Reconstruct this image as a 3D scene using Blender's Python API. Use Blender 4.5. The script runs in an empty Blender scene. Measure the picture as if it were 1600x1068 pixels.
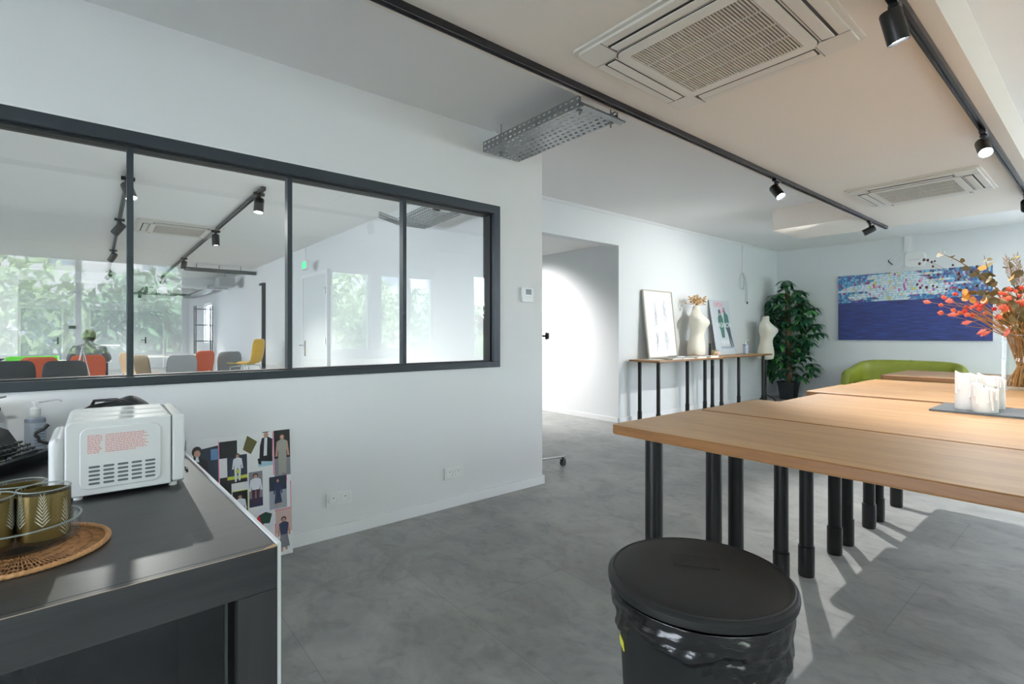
import bpy, bmesh, math, random
from mathutils import Vector, Matrix, Euler
S = bpy.context.scene
COL = S.collection
PI = math.pi
R = math.radians

# ------------------------------------------------------------------ camera
cam_d = bpy.data.cameras.new('camera')
cam = bpy.data.objects.new('camera', cam_d); COL.objects.link(cam)
cam.location = (0, 0, 1.2)
cam.rotation_euler = (R(90), 0, R(50.43))
cam_d.sensor_width = 36; cam_d.lens = 786.6/1600*36
cam_d.shift_y = -12/1600
cam_d.clip_start = 0.03; cam_d.clip_end = 300
S.camera = cam

# ------------------------------------------------------------------ world + exposure
S.view_settings.view_transform = 'Standard'
S.view_settings.look = 'None'
S.view_settings.gamma = 1
S.view_settings.use_curve_mapping = False
S.view_settings.exposure = 0.08
SKY = 17.0
w = bpy.data.worlds.new('sky'); S.world = w; w.use_nodes = True
bg = w.node_tree.nodes['Background']
bg.inputs[0].default_value = (0.83, 0.90, 1.0, 1); bg.inputs[1].default_value = SKY
S.cycles.use_denoising = True
S.cycles.max_bounces = 12
S.cycles.diffuse_bounces = 8
S.cycles.glossy_bounces = 4
S.cycles.transmission_bounces = 8
S.cycles.transparent_max_bounces = 24
S.cycles.caustics_reflective = False
S.cycles.caustics_refractive = False
S.cycles.sample_clamp_indirect = 4.0

def portal(loc, rot, sx, sy):
    l = bpy.data.lights.new('window_portal', 'AREA'); l.shape = 'RECTANGLE'; l.size = sx; l.size_y = sy
    l.cycles.is_portal = True
    o = bpy.data.objects.new('window_portal', l); COL.objects.link(o); o.location = loc; o.rotation_euler = rot

sun_d = bpy.data.lights.new('sun', 'SUN'); sun_d.energy = 60; sun_d.angle = .009; sun_d.color = (.93, .95, 1)  # added to light the ground, which bounces onto the ceilings
sun = bpy.data.objects.new('sun', sun_d); COL.objects.link(sun); sun.rotation_euler = Vector((.5, -.4, -1)).to_track_quat('-Z', 'Y').to_euler()

XW = 2.45     # inner face of the window wall
WIN_R = [(-1.35, 1.0, 0.9, 2.37), (3.05, 3.78, 0.9, 2.47), (3.94, 4.41, 0.9, 2.47), (4.53, 5.07, 0.9, 2.47),
         (6.0, 7.6, 0.6, 2.6), (8.2, 9.9, 0.6, 2.6)]  # two unseen windows added to light the far end
for (a, b, c, d) in WIN_R:
    portal((XW+.3, (a+b)/2, (c+d)/2), (0, R(90), 0), d-c, b-a)
# ------------------------------------------------------------------ helpers
def lin(h):
    h = h.lstrip('#')
    v = [int(h[i:i+2], 16)/255 for i in (0, 2, 4)]
    return tuple(x/12.92 if x <= .04045 else ((x+.055)/1.055)**2.4 for x in v)

def spot(loc, target, power, size=60, blend=.5, color=(1, .97, .93), parent=None, radius=.03):
    l = bpy.data.lights.new('spot_beam', 'SPOT'); l.energy = power; l.spot_size = R(size); l.spot_blend = blend
    l.color = color; l.shadow_soft_size = radius
    o = bpy.data.objects.new('spot_beam', l); COL.objects.link(o)
    o.location = loc
    o.rotation_euler = (Vector(target)-Vector(loc)).to_track_quat('-Z', 'Y').to_euler()
    return o

MATS = {}
def mat(name, color, rough=.5, metal=0, spec=.5, coat=0, coat_rough=.1, emit=None, estr=0, noise=None, bump=None, trans=0, ior=1.45, sheen=0, sss=0):
    """noise=(scale, amount, (sx,sy,sz)) mottles the colour; bump=(scale, strength, (sx,sy,sz))"""
    if name in MATS: return MATS[name]
    m = bpy.data.materials.new(name); m.use_nodes = True
    nt = m.node_tree; b = nt.nodes['Principled BSDF']
    c = lin(color) if isinstance(color, str) else color
    b.inputs['Base Color'].default_value = (*c, 1)
    b.inputs['Roughness'].default_value = rough; b.inputs['Metallic'].default_value = metal
    b.inputs['Specular IOR Level'].default_value = spec
    b.inputs['Coat Weight'].default_value = coat; b.inputs['Coat Roughness'].default_value = coat_rough
    b.inputs['Transmission Weight'].default_value = trans; b.inputs['IOR'].default_value = ior
    b.inputs['Sheen Weight'].default_value = sheen
    if sss: b.inputs['Subsurface Weight'].default_value = sss
    if emit: b.inputs['Emission Color'].default_value = (*lin(emit), 1); b.inputs['Emission Strength'].default_value = estr
    tc = None
    def coords(sc):
        nonlocal tc
        if tc is None: tc = nt.nodes.new('ShaderNodeTexCoord')
        mp = nt.nodes.new('ShaderNodeMapping'); mp.inputs['Scale'].default_value = sc
        nt.links.new(tc.outputs['Object'], mp.inputs[0]); return mp.outputs[0]
    if noise:
        n = nt.nodes.new('ShaderNodeTexNoise'); n.inputs['Scale'].default_value = noise[0]; n.inputs['Detail'].default_value = 8
        n.inputs['Roughness'].default_value = .62
        nt.links.new(coords(noise[2] if len(noise) > 2 else (1, 1, 1)), n.inputs[0])
        r = nt.nodes.new('ShaderNodeValToRGB'); a = noise[1]
        r.color_ramp.elements[0].position = .32; r.color_ramp.elements[1].position = .68
        r.color_ramp.elements[0].color = (*[x*(1-a) for x in c], 1); r.color_ramp.elements[1].color = (*[min(1, x*(1+a)) for x in c], 1)
        nt.links.new(n.outputs[0], r.inputs[0]); nt.links.new(r.outputs[0], b.inputs['Base Color'])
    if bump:
        n = nt.nodes.new('ShaderNodeTexNoise'); n.inputs['Scale'].default_value = bump[0]; n.inputs['Detail'].default_value = 5
        nt.links.new(coords(bump[2] if len(bump) > 2 else (1, 1, 1)), n.inputs[0])
        bp = nt.nodes.new('ShaderNodeBump'); bp.inputs['Strength'].default_value = bump[1]; bp.inputs['Distance'].default_value = .01
        nt.links.new(n.outputs[0], bp.inputs['Height']); nt.links.new(bp.outputs[0], b.inputs['Normal'])
    MATS[name] = m
    return m

def glass_mat(name, tint, f0=.05, rough=0.0):
    """clear pane: straight through, with a Schlick mirror part on each face"""
    m = bpy.data.materials.new(name); m.use_nodes = True; nt = m.node_tree; nt.nodes.clear()
    o = nt.nodes.new('ShaderNodeOutputMaterial'); mx = nt.nodes.new('ShaderNodeMixShader')
    t = nt.nodes.new('ShaderNodeBsdfTransparent'); g = nt.nodes.new('ShaderNodeBsdfGlossy')
    lw = nt.nodes.new('ShaderNodeLayerWeight'); lw.inputs['Blend'].default_value = .5
    p = nt.nodes.new('ShaderNodeMath'); p.operation = 'POWER'; p.inputs[1].default_value = 5
    ma = nt.nodes.new('ShaderNodeMath'); ma.operation = 'MULTIPLY_ADD'; ma.inputs[1].default_value = (1-f0)*.6; ma.inputs[2].default_value = f0
    t.inputs[0].default_value = (*tint, 1); g.inputs['Roughness'].default_value = rough
    nt.links.new(lw.outputs['Facing'], p.inputs[0]); nt.links.new(p.outputs[0], ma.inputs[0]); nt.links.new(ma.outputs[0], mx.inputs[0])
    nt.links.new(t.outputs[0], mx.inputs[1]); nt.links.new(g.outputs[0], mx.inputs[2])
    nt.links.new(mx.outputs[0], o.inputs[0]); MATS[name] = m
    return m

class MB:
    def __init__(s): s.v = []; s.f = []; s.m = []
    def add(s, vs, fs, m=0):
        o = len(s.v); s.v += [tuple(x) for x in vs]
        for f in fs: s.f.append([o+i for i in f]); s.m.append(m)
        return s
    def box(s, a, b, m=0, M=None):
        x0, y0, z0 = a; x1, y1, z1 = b
        vs = [Vector(p) for p in ((x0,y0,z0),(x1,y0,z0),(x1,y1,z0),(x0,y1,z0),(x0,y0,z1),(x1,y0,z1),(x1,y1,z1),(x0,y1,z1))]
        if M is not None: vs = [M @ p for p in vs]
        return s.add(vs, [(0,3,2,1),(4,5,6,7),(0,1,5,4),(1,2,6,5),(2,3,7,6),(3,0,4,7)], m)
    def tube(s, p0, p1, r0, r1=None, n=16, m=0, cap=True):
        if r1 is None: r1 = r0
        return s.path([p0, p1], [r0, r1], n, m, cap)
    def path(s, pts, r, n=8, m=0, cap=True, closed=False):
        pts = [Vector(p) for p in pts]
        if not isinstance(r, (list, tuple)): r = [r]*len(pts)
        rings = []; up = None
        for i, p in enumerate(pts):
            if closed: t = pts[(i+1) % len(pts)]-pts[i-1]
            else: t = pts[min(i+1, len(pts)-1)]-pts[max(i-1, 0)]
            if t.length < 1e-9: t = Vector((0, 0, 1))
            t.normalize()
            if up is None:
                up = Vector((0, 0, 1)) if abs(t.z) < .9 else Vector((1, 0, 0))
            x = t.cross(up)
            if x.length < 1e-6: x = t.cross(Vector((0, 1, 0)))
            x.normalize(); y = x.cross(t); up = y
            rings.append([p+(x*math.cos(a)+y*math.sin(a))*r[i] for a in [2*PI*k/n for k in range(n)]])
        return s.loft(rings, m, cap and not closed, closed)
    def loft(s, rings, m=0, cap=True, closed=False):
        o = len(s.v); n = len(rings[0]); k = len(rings)
        for rg in rings: s.v += [tuple(p) for p in rg]
        for i in range(k if closed else k-1):
            j = (i+1) % k
            for a in range(n):
                b = (a+1) % n
                s.f.append([o+i*n+a, o+i*n+b, o+j*n+b, o+j*n+a]); s.m.append(m)
        if cap:
            s.f.append([o+a for a in range(n)][::-1]); s.m.append(m)
            s.f.append([o+(k-1)*n+a for a in range(n)]); s.m.append(m)
        return s
    def lathe(s, prof, c=(0, 0, 0), n=32, m=0, cap=False, closed=False):
        rings = [[(c[0]+r*math.cos(2*PI*a/n), c[1]+r*math.sin(2*PI*a/n), c[2]+z) for a in range(n)] for r, z in prof]
        return s.loft(rings, m, cap, closed)
    def ball(s, c, r, n=10, k=6, m=0, M=None):
        if not isinstance(r, (list, tuple)): r = (r, r, r)
        rings = []
        for i in range(1, k):
            t = PI*i/k
            rg = [Vector((r[0]*math.sin(t)*math.cos(2*PI*a/n), r[1]*math.sin(t)*math.sin(2*PI*a/n), -r[2]*math.cos(t))) for a in range(n)]
            if M is not None: rg = [M @ p for p in rg]
            rings.append([p+Vector(c) for p in rg])
        return s.loft(rings, m, True)
    def prism(s, poly, z0, z1, m=0, M=None, mside=None):
        n = len(poly)
        vs = [Vector((x, y, z0)) for x, y in poly]+[Vector((x, y, z1)) for x, y in poly]
        if M is not None: vs = [M @ p for p in vs]
        o = len(s.v); s.v += [tuple(p) for p in vs]
        s.f.append([o+i for i in range(n)][::-1]); s.m.append(m)
        s.f.append([o+n+i for i in range(n)]); s.m.append(m)
        for i in range(n):
            j = (i+1) % n; s.f.append([o+i, o+j, o+n+j, o+n+i]); s.m.append(m if mside is None else mside)
        return s
    def build(s, name, mats, parent=None, smooth=None, bevel=0, bseg=2, fix=True, kind=None, label=None, solid=0, subd=0):
        me = bpy.data.meshes.new(name); me.from_pydata(s.v, [], s.f)
        if not isinstance(mats, (list, tuple)): mats = [mats]
        for m in mats: me.materials.append(m)
        me.polygons.foreach_set('material_index', s.m)
        if fix:
            b = bmesh.new(); b.from_mesh(me); bmesh.ops.recalc_face_normals(b, faces=b.faces); b.to_mesh(me); b.free()
        if smooth is not None:
            me.shade_smooth()
            me.set_sharp_from_angle(angle=R(smooth))
        me.update()
        o = bpy.data.objects.new(name, me); COL.objects.link(o)
        if parent: o.parent = parent
        if bevel:
            md = o.modifiers.new('bevel', 'BEVEL'); md.width = bevel; md.segments = bseg; md.limit_method = 'ANGLE'; md.angle_limit = R(40)
            if smooth is None:
                me.shade_smooth(); md.harden_normals = True
        if solid:
            md = o.modifiers.new('solid', 'SOLIDIFY'); md.thickness = solid; md.offset = 0
        if subd:
            md = o.modifiers.new('subd', 'SUBSURF'); md.levels = subd; md.render_levels = subd
        if kind: o['kind'] = kind
        if label: o['label'] = label
        return o

def thing(name, label, cat, loc=(0, 0, 0), rz=0, group=None, rot=None):
    o = bpy.data.objects.new(name, None); COL.objects.link(o)
    o.empty_display_size = .05
    o.location = loc; o.rotation_euler = rot if rot else (0, 0, rz); o['label'] = label; o['category'] = cat
    if group: o['group'] = group
    return o
def tag(o, label, cat, group=None, loc=None, rz=None):
    o['label'] = label; o['category'] = cat
    if group: o['group'] = group
    if loc is not None: o.location = loc
    if rz is not None: o.rotation_euler = (0, 0, rz)
    return o
def dup(root, label, loc=None, rz=None, group=None):
    r = root.copy(); COL.objects.link(r); r['label'] = label
    if group: r['group'] = group
    if loc is not None: r.location = loc
    if rz is not None: r.rotation_euler = (0, 0, rz)
    for ch in [o for o in bpy.data.objects if o.parent is root]:
        c = ch.copy(); COL.objects.link(c); c.parent = r
        for g in [o for o in bpy.data.objects if o.parent is ch]:
            d = g.copy(); COL.objects.link(d); d.parent = c
    return r
def struct(mb, name, m, **k):
    return mb.build(name, m, kind='structure', **k)
def rrect(w, h, r, n=5, cx=0, cy=0):
    pts = []
    for (sx, sy, a0) in ((1, 1, 0), (-1, 1, 90), (-1, -1, 180), (1, -1, 270)):
        for k in range(n+1):
            a = R(a0+90*k/n); pts.append((cx+sx*(w/2-r)+r*math.cos(a), cy+sy*(h/2-r)+r*math.sin(a)))
    return pts
def grid_wall(axis, p0, p1, a0, a1, z0, z1, holes):
    """wall slab: axis 'X' = plane x=p0..p1 running in Y from a0..a1; 'Y' the other way. holes: (a,b,zlo,zhi)"""
    mb = MB()
    As = sorted(set([a0, a1]+[h[0] for h in holes]+[h[1] for h in holes])); Zs = sorted(set([z0, z1]+[h[2] for h in holes]+[h[3] for h in holes]))
    As = [a for a in As if a0 <= a <= a1]; Zs = [z for z in Zs if z0 <= z <= z1]
    idx = {}
    def vid(p, a, z):
        k = (p, round(a, 5), round(z, 5))
        if k not in idx:
            idx[k] = len(mb.v); mb.v.append((p, a, z) if axis == 'X' else (a, p, z))
        return idx[k]
    def inside(i, j):
        if i < 0 or j < 0 or i >= len(As)-1 or j >= len(Zs)-1: return False
        ca, cz = (As[i]+As[i+1])/2, (Zs[j]+Zs[j+1])/2
        return not any(h[0] < ca < h[1] and h[2] < cz < h[3] for h in holes)
    for i in range(len(As)-1):
        for j in range(len(Zs)-1):
            if not inside(i, j): continue
            A, B, C, D = As[i], As[i+1], Zs[j], Zs[j+1]
            for p in (p0, p1): mb.f.append([vid(p, A, C), vid(p, B, C), vid(p, B, D), vid(p, A, D)]); mb.m.append(0)
            if not inside(i-1, j): mb.f.append([vid(p0, A, C), vid(p1, A, C), vid(p1, A, D), vid(p0, A, D)]); mb.m.append(0)
            if not inside(i+1, j): mb.f.append([vid(p0, B, C), vid(p1, B, C), vid(p1, B, D), vid(p0, B, D)]); mb.m.append(0)
            if not inside(i, j-1): mb.f.append([vid(p0, A, C), vid(p1, A, C), vid(p1, B, C), vid(p0, B, C)]); mb.m.append(0)
            if not inside(i, j+1): mb.f.append([vid(p0, A, D), vid(p1, A, D), vid(p1, B, D), vid(p0, B, D)]); mb.m.append(0)
    return mb

# ------------------------------------------------------------------ materials
M_wall = mat('white_paint', '#e2e3e5', .85, spec=.2, bump=(60, .03))
M_wall_far = mat('white_paint_cool', '#e0e3e6', .85, spec=.2, bump=(60, .03))
M_ceil = mat('ceiling_paint', '#ebebea', .9, spec=.15)
M_drop = mat('dropped_ceiling_bounce_tint', '#e6dfd6', .9, spec=.15)  # warm tint in the colour stands for light bounced off the tables
M_trim = mat('trim_white', '#e9eaec', .5)
M_black = mat('black_powder_coat', '#101011', .38)
M_frame = mat('anthracite_aluminium', '#2f363d', .42, metal=.25)
M_frame_in = mat('dark_gasket', '#15181b', .6)
M_glass = glass_mat('partition_glass', (.96, .98, .97), .055)
M_glass_ext = glass_mat('window_glass', (.98, .99, .985), .035)
M_plastic_w = mat('white_plastic', '#e6e8e8', .35)
M_steel = mat('galvanised_steel', '#8b8f90', .38, metal=.85, noise=(25, .15))
M_chrome = mat('chrome', '#d0d2d4', .15, metal=1)

def floor_material():
    m = bpy.data.materials.new('grey_concrete_tiles'); m.use_nodes = True; nt = m.node_tree; b = nt.nodes['Principled BSDF']
    L = nt.links.new
    tc = nt.nodes.new('ShaderNodeTexCoord')
    mp = nt.nodes.new('ShaderNodeMapping'); mp.inputs['Scale'].default_value = (1, 1.25, 1); L(tc.outputs['Object'], mp.inputs[0])
    n1 = nt.nodes.new('ShaderNodeTexNoise'); n1.inputs['Scale'].default_value = 2.2; n1.inputs['Detail'].default_value = 9; n1.inputs['Roughness'].default_value = .65; n1.inputs['Distortion'].default_value = .6
    L(mp.outputs[0], n1.inputs[0])
    r1 = nt.nodes.new('ShaderNodeValToRGB')
    e = r1.color_ramp.elements; e[0].position = .3; e[0].color = (*lin('#858786'), 1); e[1].position = .72; e[1].color = (*lin('#adafad'), 1)
    L(n1.outputs[0], r1.inputs[0])
    n2 = nt.nodes.new('ShaderNodeTexNoise'); n2.inputs['Scale'].default_value = 9; n2.inputs['Detail'].default_value = 6; n2.inputs['Distortion'].default_value = 1.2
    L(mp.outputs[0], n2.inputs[0])
    r2 = nt.nodes.new('ShaderNodeValToRGB'); e = r2.color_ramp.elements; e[0].position = .28; e[0].color = (.72, .72, .72, 1); e[1].position = .5; e[1].color = (1, 1, 1, 1)
    L(n2.outputs[0], r2.inputs[0])
    br = nt.nodes.new('ShaderNodeTexBrick'); br.offset = 0.5; br.inputs['Scale'].default_value = 1
    br.inputs['Brick Width'].default_value = 1.22; br.inputs['Row Height'].default_value = .61; br.inputs['Mortar Size'].default_value = .0016; br.inputs['Mortar Smooth'].default_value = .3
    br.inputs['Color1'].default_value = (.93, .93, .93, 1); br.inputs['Color2'].default_value = (1, 1, 1, 1); br.inputs['Mortar'].default_value = (.66, .66, .66, 1); br.inputs['Bias'].default_value = 0
    L(tc.outputs['Object'], br.inputs[0])
    m1 = nt.nodes.new('ShaderNodeMix'); m1.data_type = 'RGBA'; m1.blend_type = 'MULTIPLY'; m1.inputs[0].default_value = .7
    L(r1.outputs[0], m1.inputs[6]); L(r2.outputs[0], m1.inputs[7])
    m2 = nt.nodes.new('ShaderNodeMix'); m2.data_type = 'RGBA'; m2.blend_type = 'MULTIPLY'; m2.inputs[0].default_value = 1
    L(m1.outputs[2], m2.inputs[6]); L(br.outputs[0], m2.inputs[7]); L(m2.outputs[2], b.inputs['Base Color'])
    b.inputs['Roughness'].default_value = .42; b.inputs['Specular IOR Level'].default_value = .35
    bp = nt.nodes.new('ShaderNodeBump'); bp.inputs['Strength'].default_value = .12; bp.inputs['Distance'].default_value = .004
    L(n2.outputs[0], bp.inputs['Height']); L(bp.outputs[0], b.inputs['Normal'])
    return m
M_floor = floor_material()

def wood_material(name, c0, c1, scale=(1.2, 14, 14), rough=.32, dark=.8):
    m = bpy.data.materials.new(name); m.use_nodes = True; nt = m.node_tree; b = nt.nodes['Principled BSDF']; L = nt.links.new
    tc = nt.nodes.new('ShaderNodeTexCoord'); mp = nt.nodes.new('ShaderNodeMapping'); mp.inputs['Scale'].default_value = scale
    L(tc.outputs['Object'], mp.inputs[0])
    n1 = nt.nodes.new('ShaderNodeTexNoise'); n1.inputs['Scale'].default_value = 1.6; n1.inputs['Detail'].default_value = 8; n1.inputs['Roughness'].default_value = .6; n1.inputs['Distortion'].default_value = .8
    L(mp.outputs[0], n1.inputs[0])
    r = nt.nodes.new('ShaderNodeValToRGB'); e = r.color_ramp.elements; e[0].position = .3; e[1].position = .7
    e[0].color = (*lin(c0), 1); e[1].color = (*lin(c1), 1); L(n1.outputs[0], r.inputs[0])
    mp2 = nt.nodes.new('ShaderNodeMapping'); mp2.inputs['Scale'].default_value = tuple(v*9 for v in scale); L(tc.outputs['Object'], mp2.inputs[0])
    n2 = nt.nodes.new('ShaderNodeTexNoise'); n2.inputs['Scale'].default_value = 2; n2.inputs['Detail'].default_value = 3; L(mp2.outputs[0], n2.inputs[0])
    r2 = nt.nodes.new('ShaderNodeValToRGB'); e = r2.color_ramp.elements; e[0].position = .3; e[0].color = (dark, dark, dark, 1); e[1].position = .55; e[1].color = (1, 1, 1, 1)
    L(n2.outputs[0], r2.inputs[0])
    mx = nt.nodes.new('ShaderNodeMix'); mx.data_type = 'RGBA'; mx.blend_type = 'MULTIPLY'; mx.inputs[0].default_value = .6
    L(r.outputs[0], mx.inputs[6]); L(r2.outputs[0], mx.inputs[7]); L(mx.outputs[2], b.inputs['Base Color'])
    b.inputs['Roughness'].default_value = rough; b.inputs['Coat Weight'].default_value = .12; b.inputs['Coat Roughness'].default_value = .35
    bp = nt.nodes.new('ShaderNodeBump'); bp.inputs['Strength'].default_value = .08; bp.inputs['Distance'].default_value = .002
    L(n2.outputs[0], bp.inputs['Height']); L(bp.outputs[0], b.inputs['Normal'])
    MATS[name] = m
    return m
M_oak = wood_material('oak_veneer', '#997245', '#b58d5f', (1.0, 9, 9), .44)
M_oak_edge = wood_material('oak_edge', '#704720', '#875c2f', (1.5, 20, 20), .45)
M_blackwood = wood_material('black_stained_wood', '#202123', '#2f3032', (16, 1.0, 16), .4, .75)

# ------------------------------------------------------------------ structure: main room
ZB, ZA, ZD = 2.82, 2.70, 2.55
mb = MB(); mb.box((-22.3, -8.0, -.12), (2.8, 10.6, 0)); struct(mb, 'floor', M_floor)
mb = MB()
mb.box((-3.08, -3.4, ZA), (2.8, 2.46, ZB+.1))
struct(mb, 'ceiling', M_ceil)
mb = MB(); mb.box((-9.2, 2.46, ZB), (2.8, 10.6, ZB+.1)); struct(mb, 'ceiling', M_ceil)
# dropped L-shaped soffit
poly = [(-1.955, -3.2), (-.48, -3.2), (-.48, 7.70), (-2.89, 7.70), (-2.89, 6.79), (-1.955, 6.79)]
mb = MB(); mb.prism(poly, ZD, ZB); struct(mb, 'ceiling', M_drop)
# partition wall with the long opening
WY0, WY1, WZ0, WZ1 = -1.42, 2.33, .957, 2.155
struct(grid_wall('X', -3.07, -2.97, -8.0, 2.77, 0, ZB, [(WY0, WY1, WZ0, WZ1)]), 'wall_left', M_wall)
# side wall with passage opening (z<2.40, Y 2.77..5.44)
struct(grid_wall('X', -4.48, -4.33, 2.65, 10.5, 0, ZB, [(2.65, 5.45, -1, 2.40)]), 'wall_rear_left', M_wall_far)
struct(MB().box((-9.2, 5.45, 0), (-4.48, 5.6, 2.5)), 'wall_passage', M_wall_far)
struct(MB().box((-9.35, 2.6, 0), (-9.2, 5.6, 2.6)), 'wall_passage_end', M_wall_far)
struct(MB().box((-9.2, 2.77, 2.44), (-4.40, 5.46, 2.5)), 'ceiling', M_ceil)
struct(grid_wall('Y', 10.36, 10.52, -4.48, 2.8, 0, ZB, [(-.1, 2.2, .0, 2.5)]), 'wall_back', M_wall_far)
portal((1.05, 10.6, 1.25), (R(-90), 0, 0), 2.3, 2.5)
struct(grid_wall('X', XW, XW+.22, -3.4, 10.52, 0, ZB, WIN_R), 'wall_right', M_wall)
struct(grid_wall('Y', -3.4, -3.2, -3.07, XW+.1, 0, ZB, [(-1.9, .0, .0, 2.35)]), 'wall_front', M_wall)
portal((-.95, -3.55, 1.2), (R(90), 0, 0), 1.9, 2.35)
# baseboards and trims
def base(name, a, b, t=.012, hgt=.07):
    mb = MB(); mb.box(a, b); return struct(mb, name, M_trim, bevel=.003)
base('baseboard_left', (-2.97, -3.2, 0), (-2.955, 2.77, .07))
base('baseboard_left_end', (-3.07, 2.77, 0), (-2.955, 2.785, .07))
base('baseboard_rear_left', (-4.33, 5.45, 0), (-4.316, 10.36, .07))
base('baseboard_passage', (-9.2, 5.436, 0), (-4.33, 5.45, .07))
base('baseboard_back', (-4.316, 10.346, 0), (XW, 10.36, .07))
mb = MB(); mb.prism([(0, 0), (.03, 0), (.03, -.012), (.012, -.03), (0, -.03)], 2.6, 10.36, M=Matrix(((1,0,0,-4.33),(0,0,1,0),(0,1,0,ZB),(0,0,0,1))))
struct(mb, 'trim_1', M_trim)
# glazed partition window
mb = MB()
x0, x1 = -3.085, -2.955
mb.box((x0, WY0, WZ1-.06), (x1, WY1, WZ1)); mb.box((x0, WY0, WZ0), (x1, WY1, WZ0+.043))
mb.box((x0, WY0, WZ0+.043), (x1, WY0+.06, WZ1-.06)); mb.box((x0, WY1-.06, WZ0+.043), (x1, WY1, WZ1-.06))
wf = struct(mb, 'window_1', M_frame, bevel=.003)
mb = MB()
mb.box((-3.075, WY0+.06, WZ1-.072), (-2.99, WY1-.06, WZ1-.06)); mb.box((-3.075, WY0+.06, WZ0+.043), (-2.99, WY1-.06, WZ0+.049))
mb.box((-3.075, WY1-.072, WZ0+.045), (-2.99, WY1-.06, WZ1-.065))
o = mb.build('glazing_bead', M_frame_in, wf)
for y in (-1.315, -.595, .125, .845, 1.561):
    mb = MB(); mb.box((-3.045, y-.013, WZ0+.046), (-2.992, y+.013, WZ1-.068)); mb.build('mullion', M_frame, wf, bevel=.002)
mb = MB(); mb.box((-3.022, WY0+.05, WZ0+.055), (-3.016, WY1-.05, WZ1-.065)); mb.build('glass_pane', M_glass, wf)
mb = MB()
mb.box((-2.9705, WY0-.012, WZ1), (-2.966, WY1+.012, WZ1+.012)); mb.box((-2.9705, WY1, WZ0-.01), (-2.966, WY1+.012, WZ1))
mb.build('wall_reveal', M_trim, wf)
# windows in the right wall; the two farthest are added for light
M_pvc = mat('white_window_frame', '#e4e6e6', .4)
M_blind = mat('roller_blind_fabric', '#e6e6e2', .8)
for i, (a, b, c, d) in enumerate(WIN_R):
    mb = MB(); X0, X1 = XW+.06, XW+.13; t = .05
    mb.box((X0, a, c), (X1, b, c+t)); mb.box((X0, a, d-t), (X1, b, d)); mb.box((X0, a, c+t), (X1, a+t, d-t)); mb.box((X0, b-t, c+t), (X1, b, d-t))
    if b-a > 1.2: mb.box((X0, (a+b)/2-.03, c+t), (X1, (a+b)/2+.03, d-t))
    wn = struct(mb, 'window_%d' % (i+2), M_pvc)
    MB().box((XW+.09, a+.02, c+.02), (XW+.095, b-.02, d-.02)).build('glass_pane', M_glass_ext, wn)
    mb = MB(); mb.box((XW+.02, a+.01, d-.22), (XW+.025, b-.01, d-.01)); mb.tube((XW+.03, a+.01, d-.03), (XW+.03, b-.01, d-.03), .02, n=12)
    mb.build('roller_blind', M_blind, wn)
mb = MB()
for xx in (-1.9, -.97, -.05): mb.box((xx, -3.34, 0), (xx+.05, -3.27, 2.35))
mb.box((-1.9, -3.34, 2.3), (0, -3.27, 2.35)); mb.box((-1.9, -3.34, 0), (0, -3.27, .06))
wn = struct(mb, 'window_8', M_pvc)  # unseen glass door added behind the camera to light the foreground
mb = MB()
for xx in (-.1, 1.03, 2.15): mb.box((xx, 10.42, 0), (xx+.05, 10.47, 2.5))
mb.box((-.1, 10.42, 2.45), (2.2, 10.47, 2.5)); mb.box((-.1, 10.42, 0), (2.2, 10.47, .06))
wb = struct(mb, 'window_14', M_pvc)  # out-of-view window added to brighten the far end of the room
MB().box((-.08, 10.44, .02), (2.18, 10.445, 2.48)).build('glass_pane', M_glass_ext, wb)
MB().box((-1.88, -3.31, .02), (-.02, -3.305, 2.33)).build('glass_pane', M_glass_ext, wn)
# ------------------------------------------------------------------ structure: the room behind the glass
struct(MB().box((-22.2, -8.0, 2.62), (-3.07, 2.77, 2.74)), 'ceiling', M_ceil)
struct(grid_wall('Y', 2.65, 2.77, -22.2, -3.0, 0, 2.7, [(-18.6, -17.2, .95, 2.15)]), 'wall_right_inner', M_wall)
struct(MB().box((-22.2, -8.0, 0), (-22.0, 2.77, 2.7)), 'wall_far', M_wall)
OW_ADDED = [(-20.5, -16.5, .8, 2.4), (-14, -10.5, .8, 2.4), (-9.5, -6.5, .8, 2.4), (-6, -3.6, .8, 2.4)]  # unseen openings added to light the room behind the glass
struct(grid_wall('Y', -7.9, -7.7, -22.2, -3.0, 0, 2.7, OW_ADDED), 'wall_left_inner', M_wall)
for (a, b, c, d) in OW_ADDED: portal(((a+b)/2, -8.0, (c+d)/2), (R(90), 0, 0), b-a, d-c)
portal((-17.9, 2.85, 1.55), (R(-90), 0, 0), 1.4, 1.2)
for i, (a, b, c, d) in enumerate(OW_ADDED+[(-18.6, -17.2, .95, 2.15)]):
    Y0 = -7.82 if i < 4 else 2.70
    mb = MB(); t = .05
    mb.box((a, Y0, c), (b, Y0+.05, c+t)); mb.box((a, Y0, d-t), (b, Y0+.05, d)); mb.box((a, Y0, c+t), (a+t, Y0+.05, d-t)); mb.box((b-t, Y0, c+t), (b, Y0+.05, d-t))
    mb.box(((a+b)/2-.03, Y0, c+t), ((a+b)/2+.03, Y0+.05, d-t))
    wn = struct(mb, 'window_%d' % (i+9), M_pvc)
    MB().box((a+.02, Y0+.02, c+.02), (b-.02, Y0+.025, d-.02)).build('glass_pane', M_glass_ext, wn)
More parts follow.
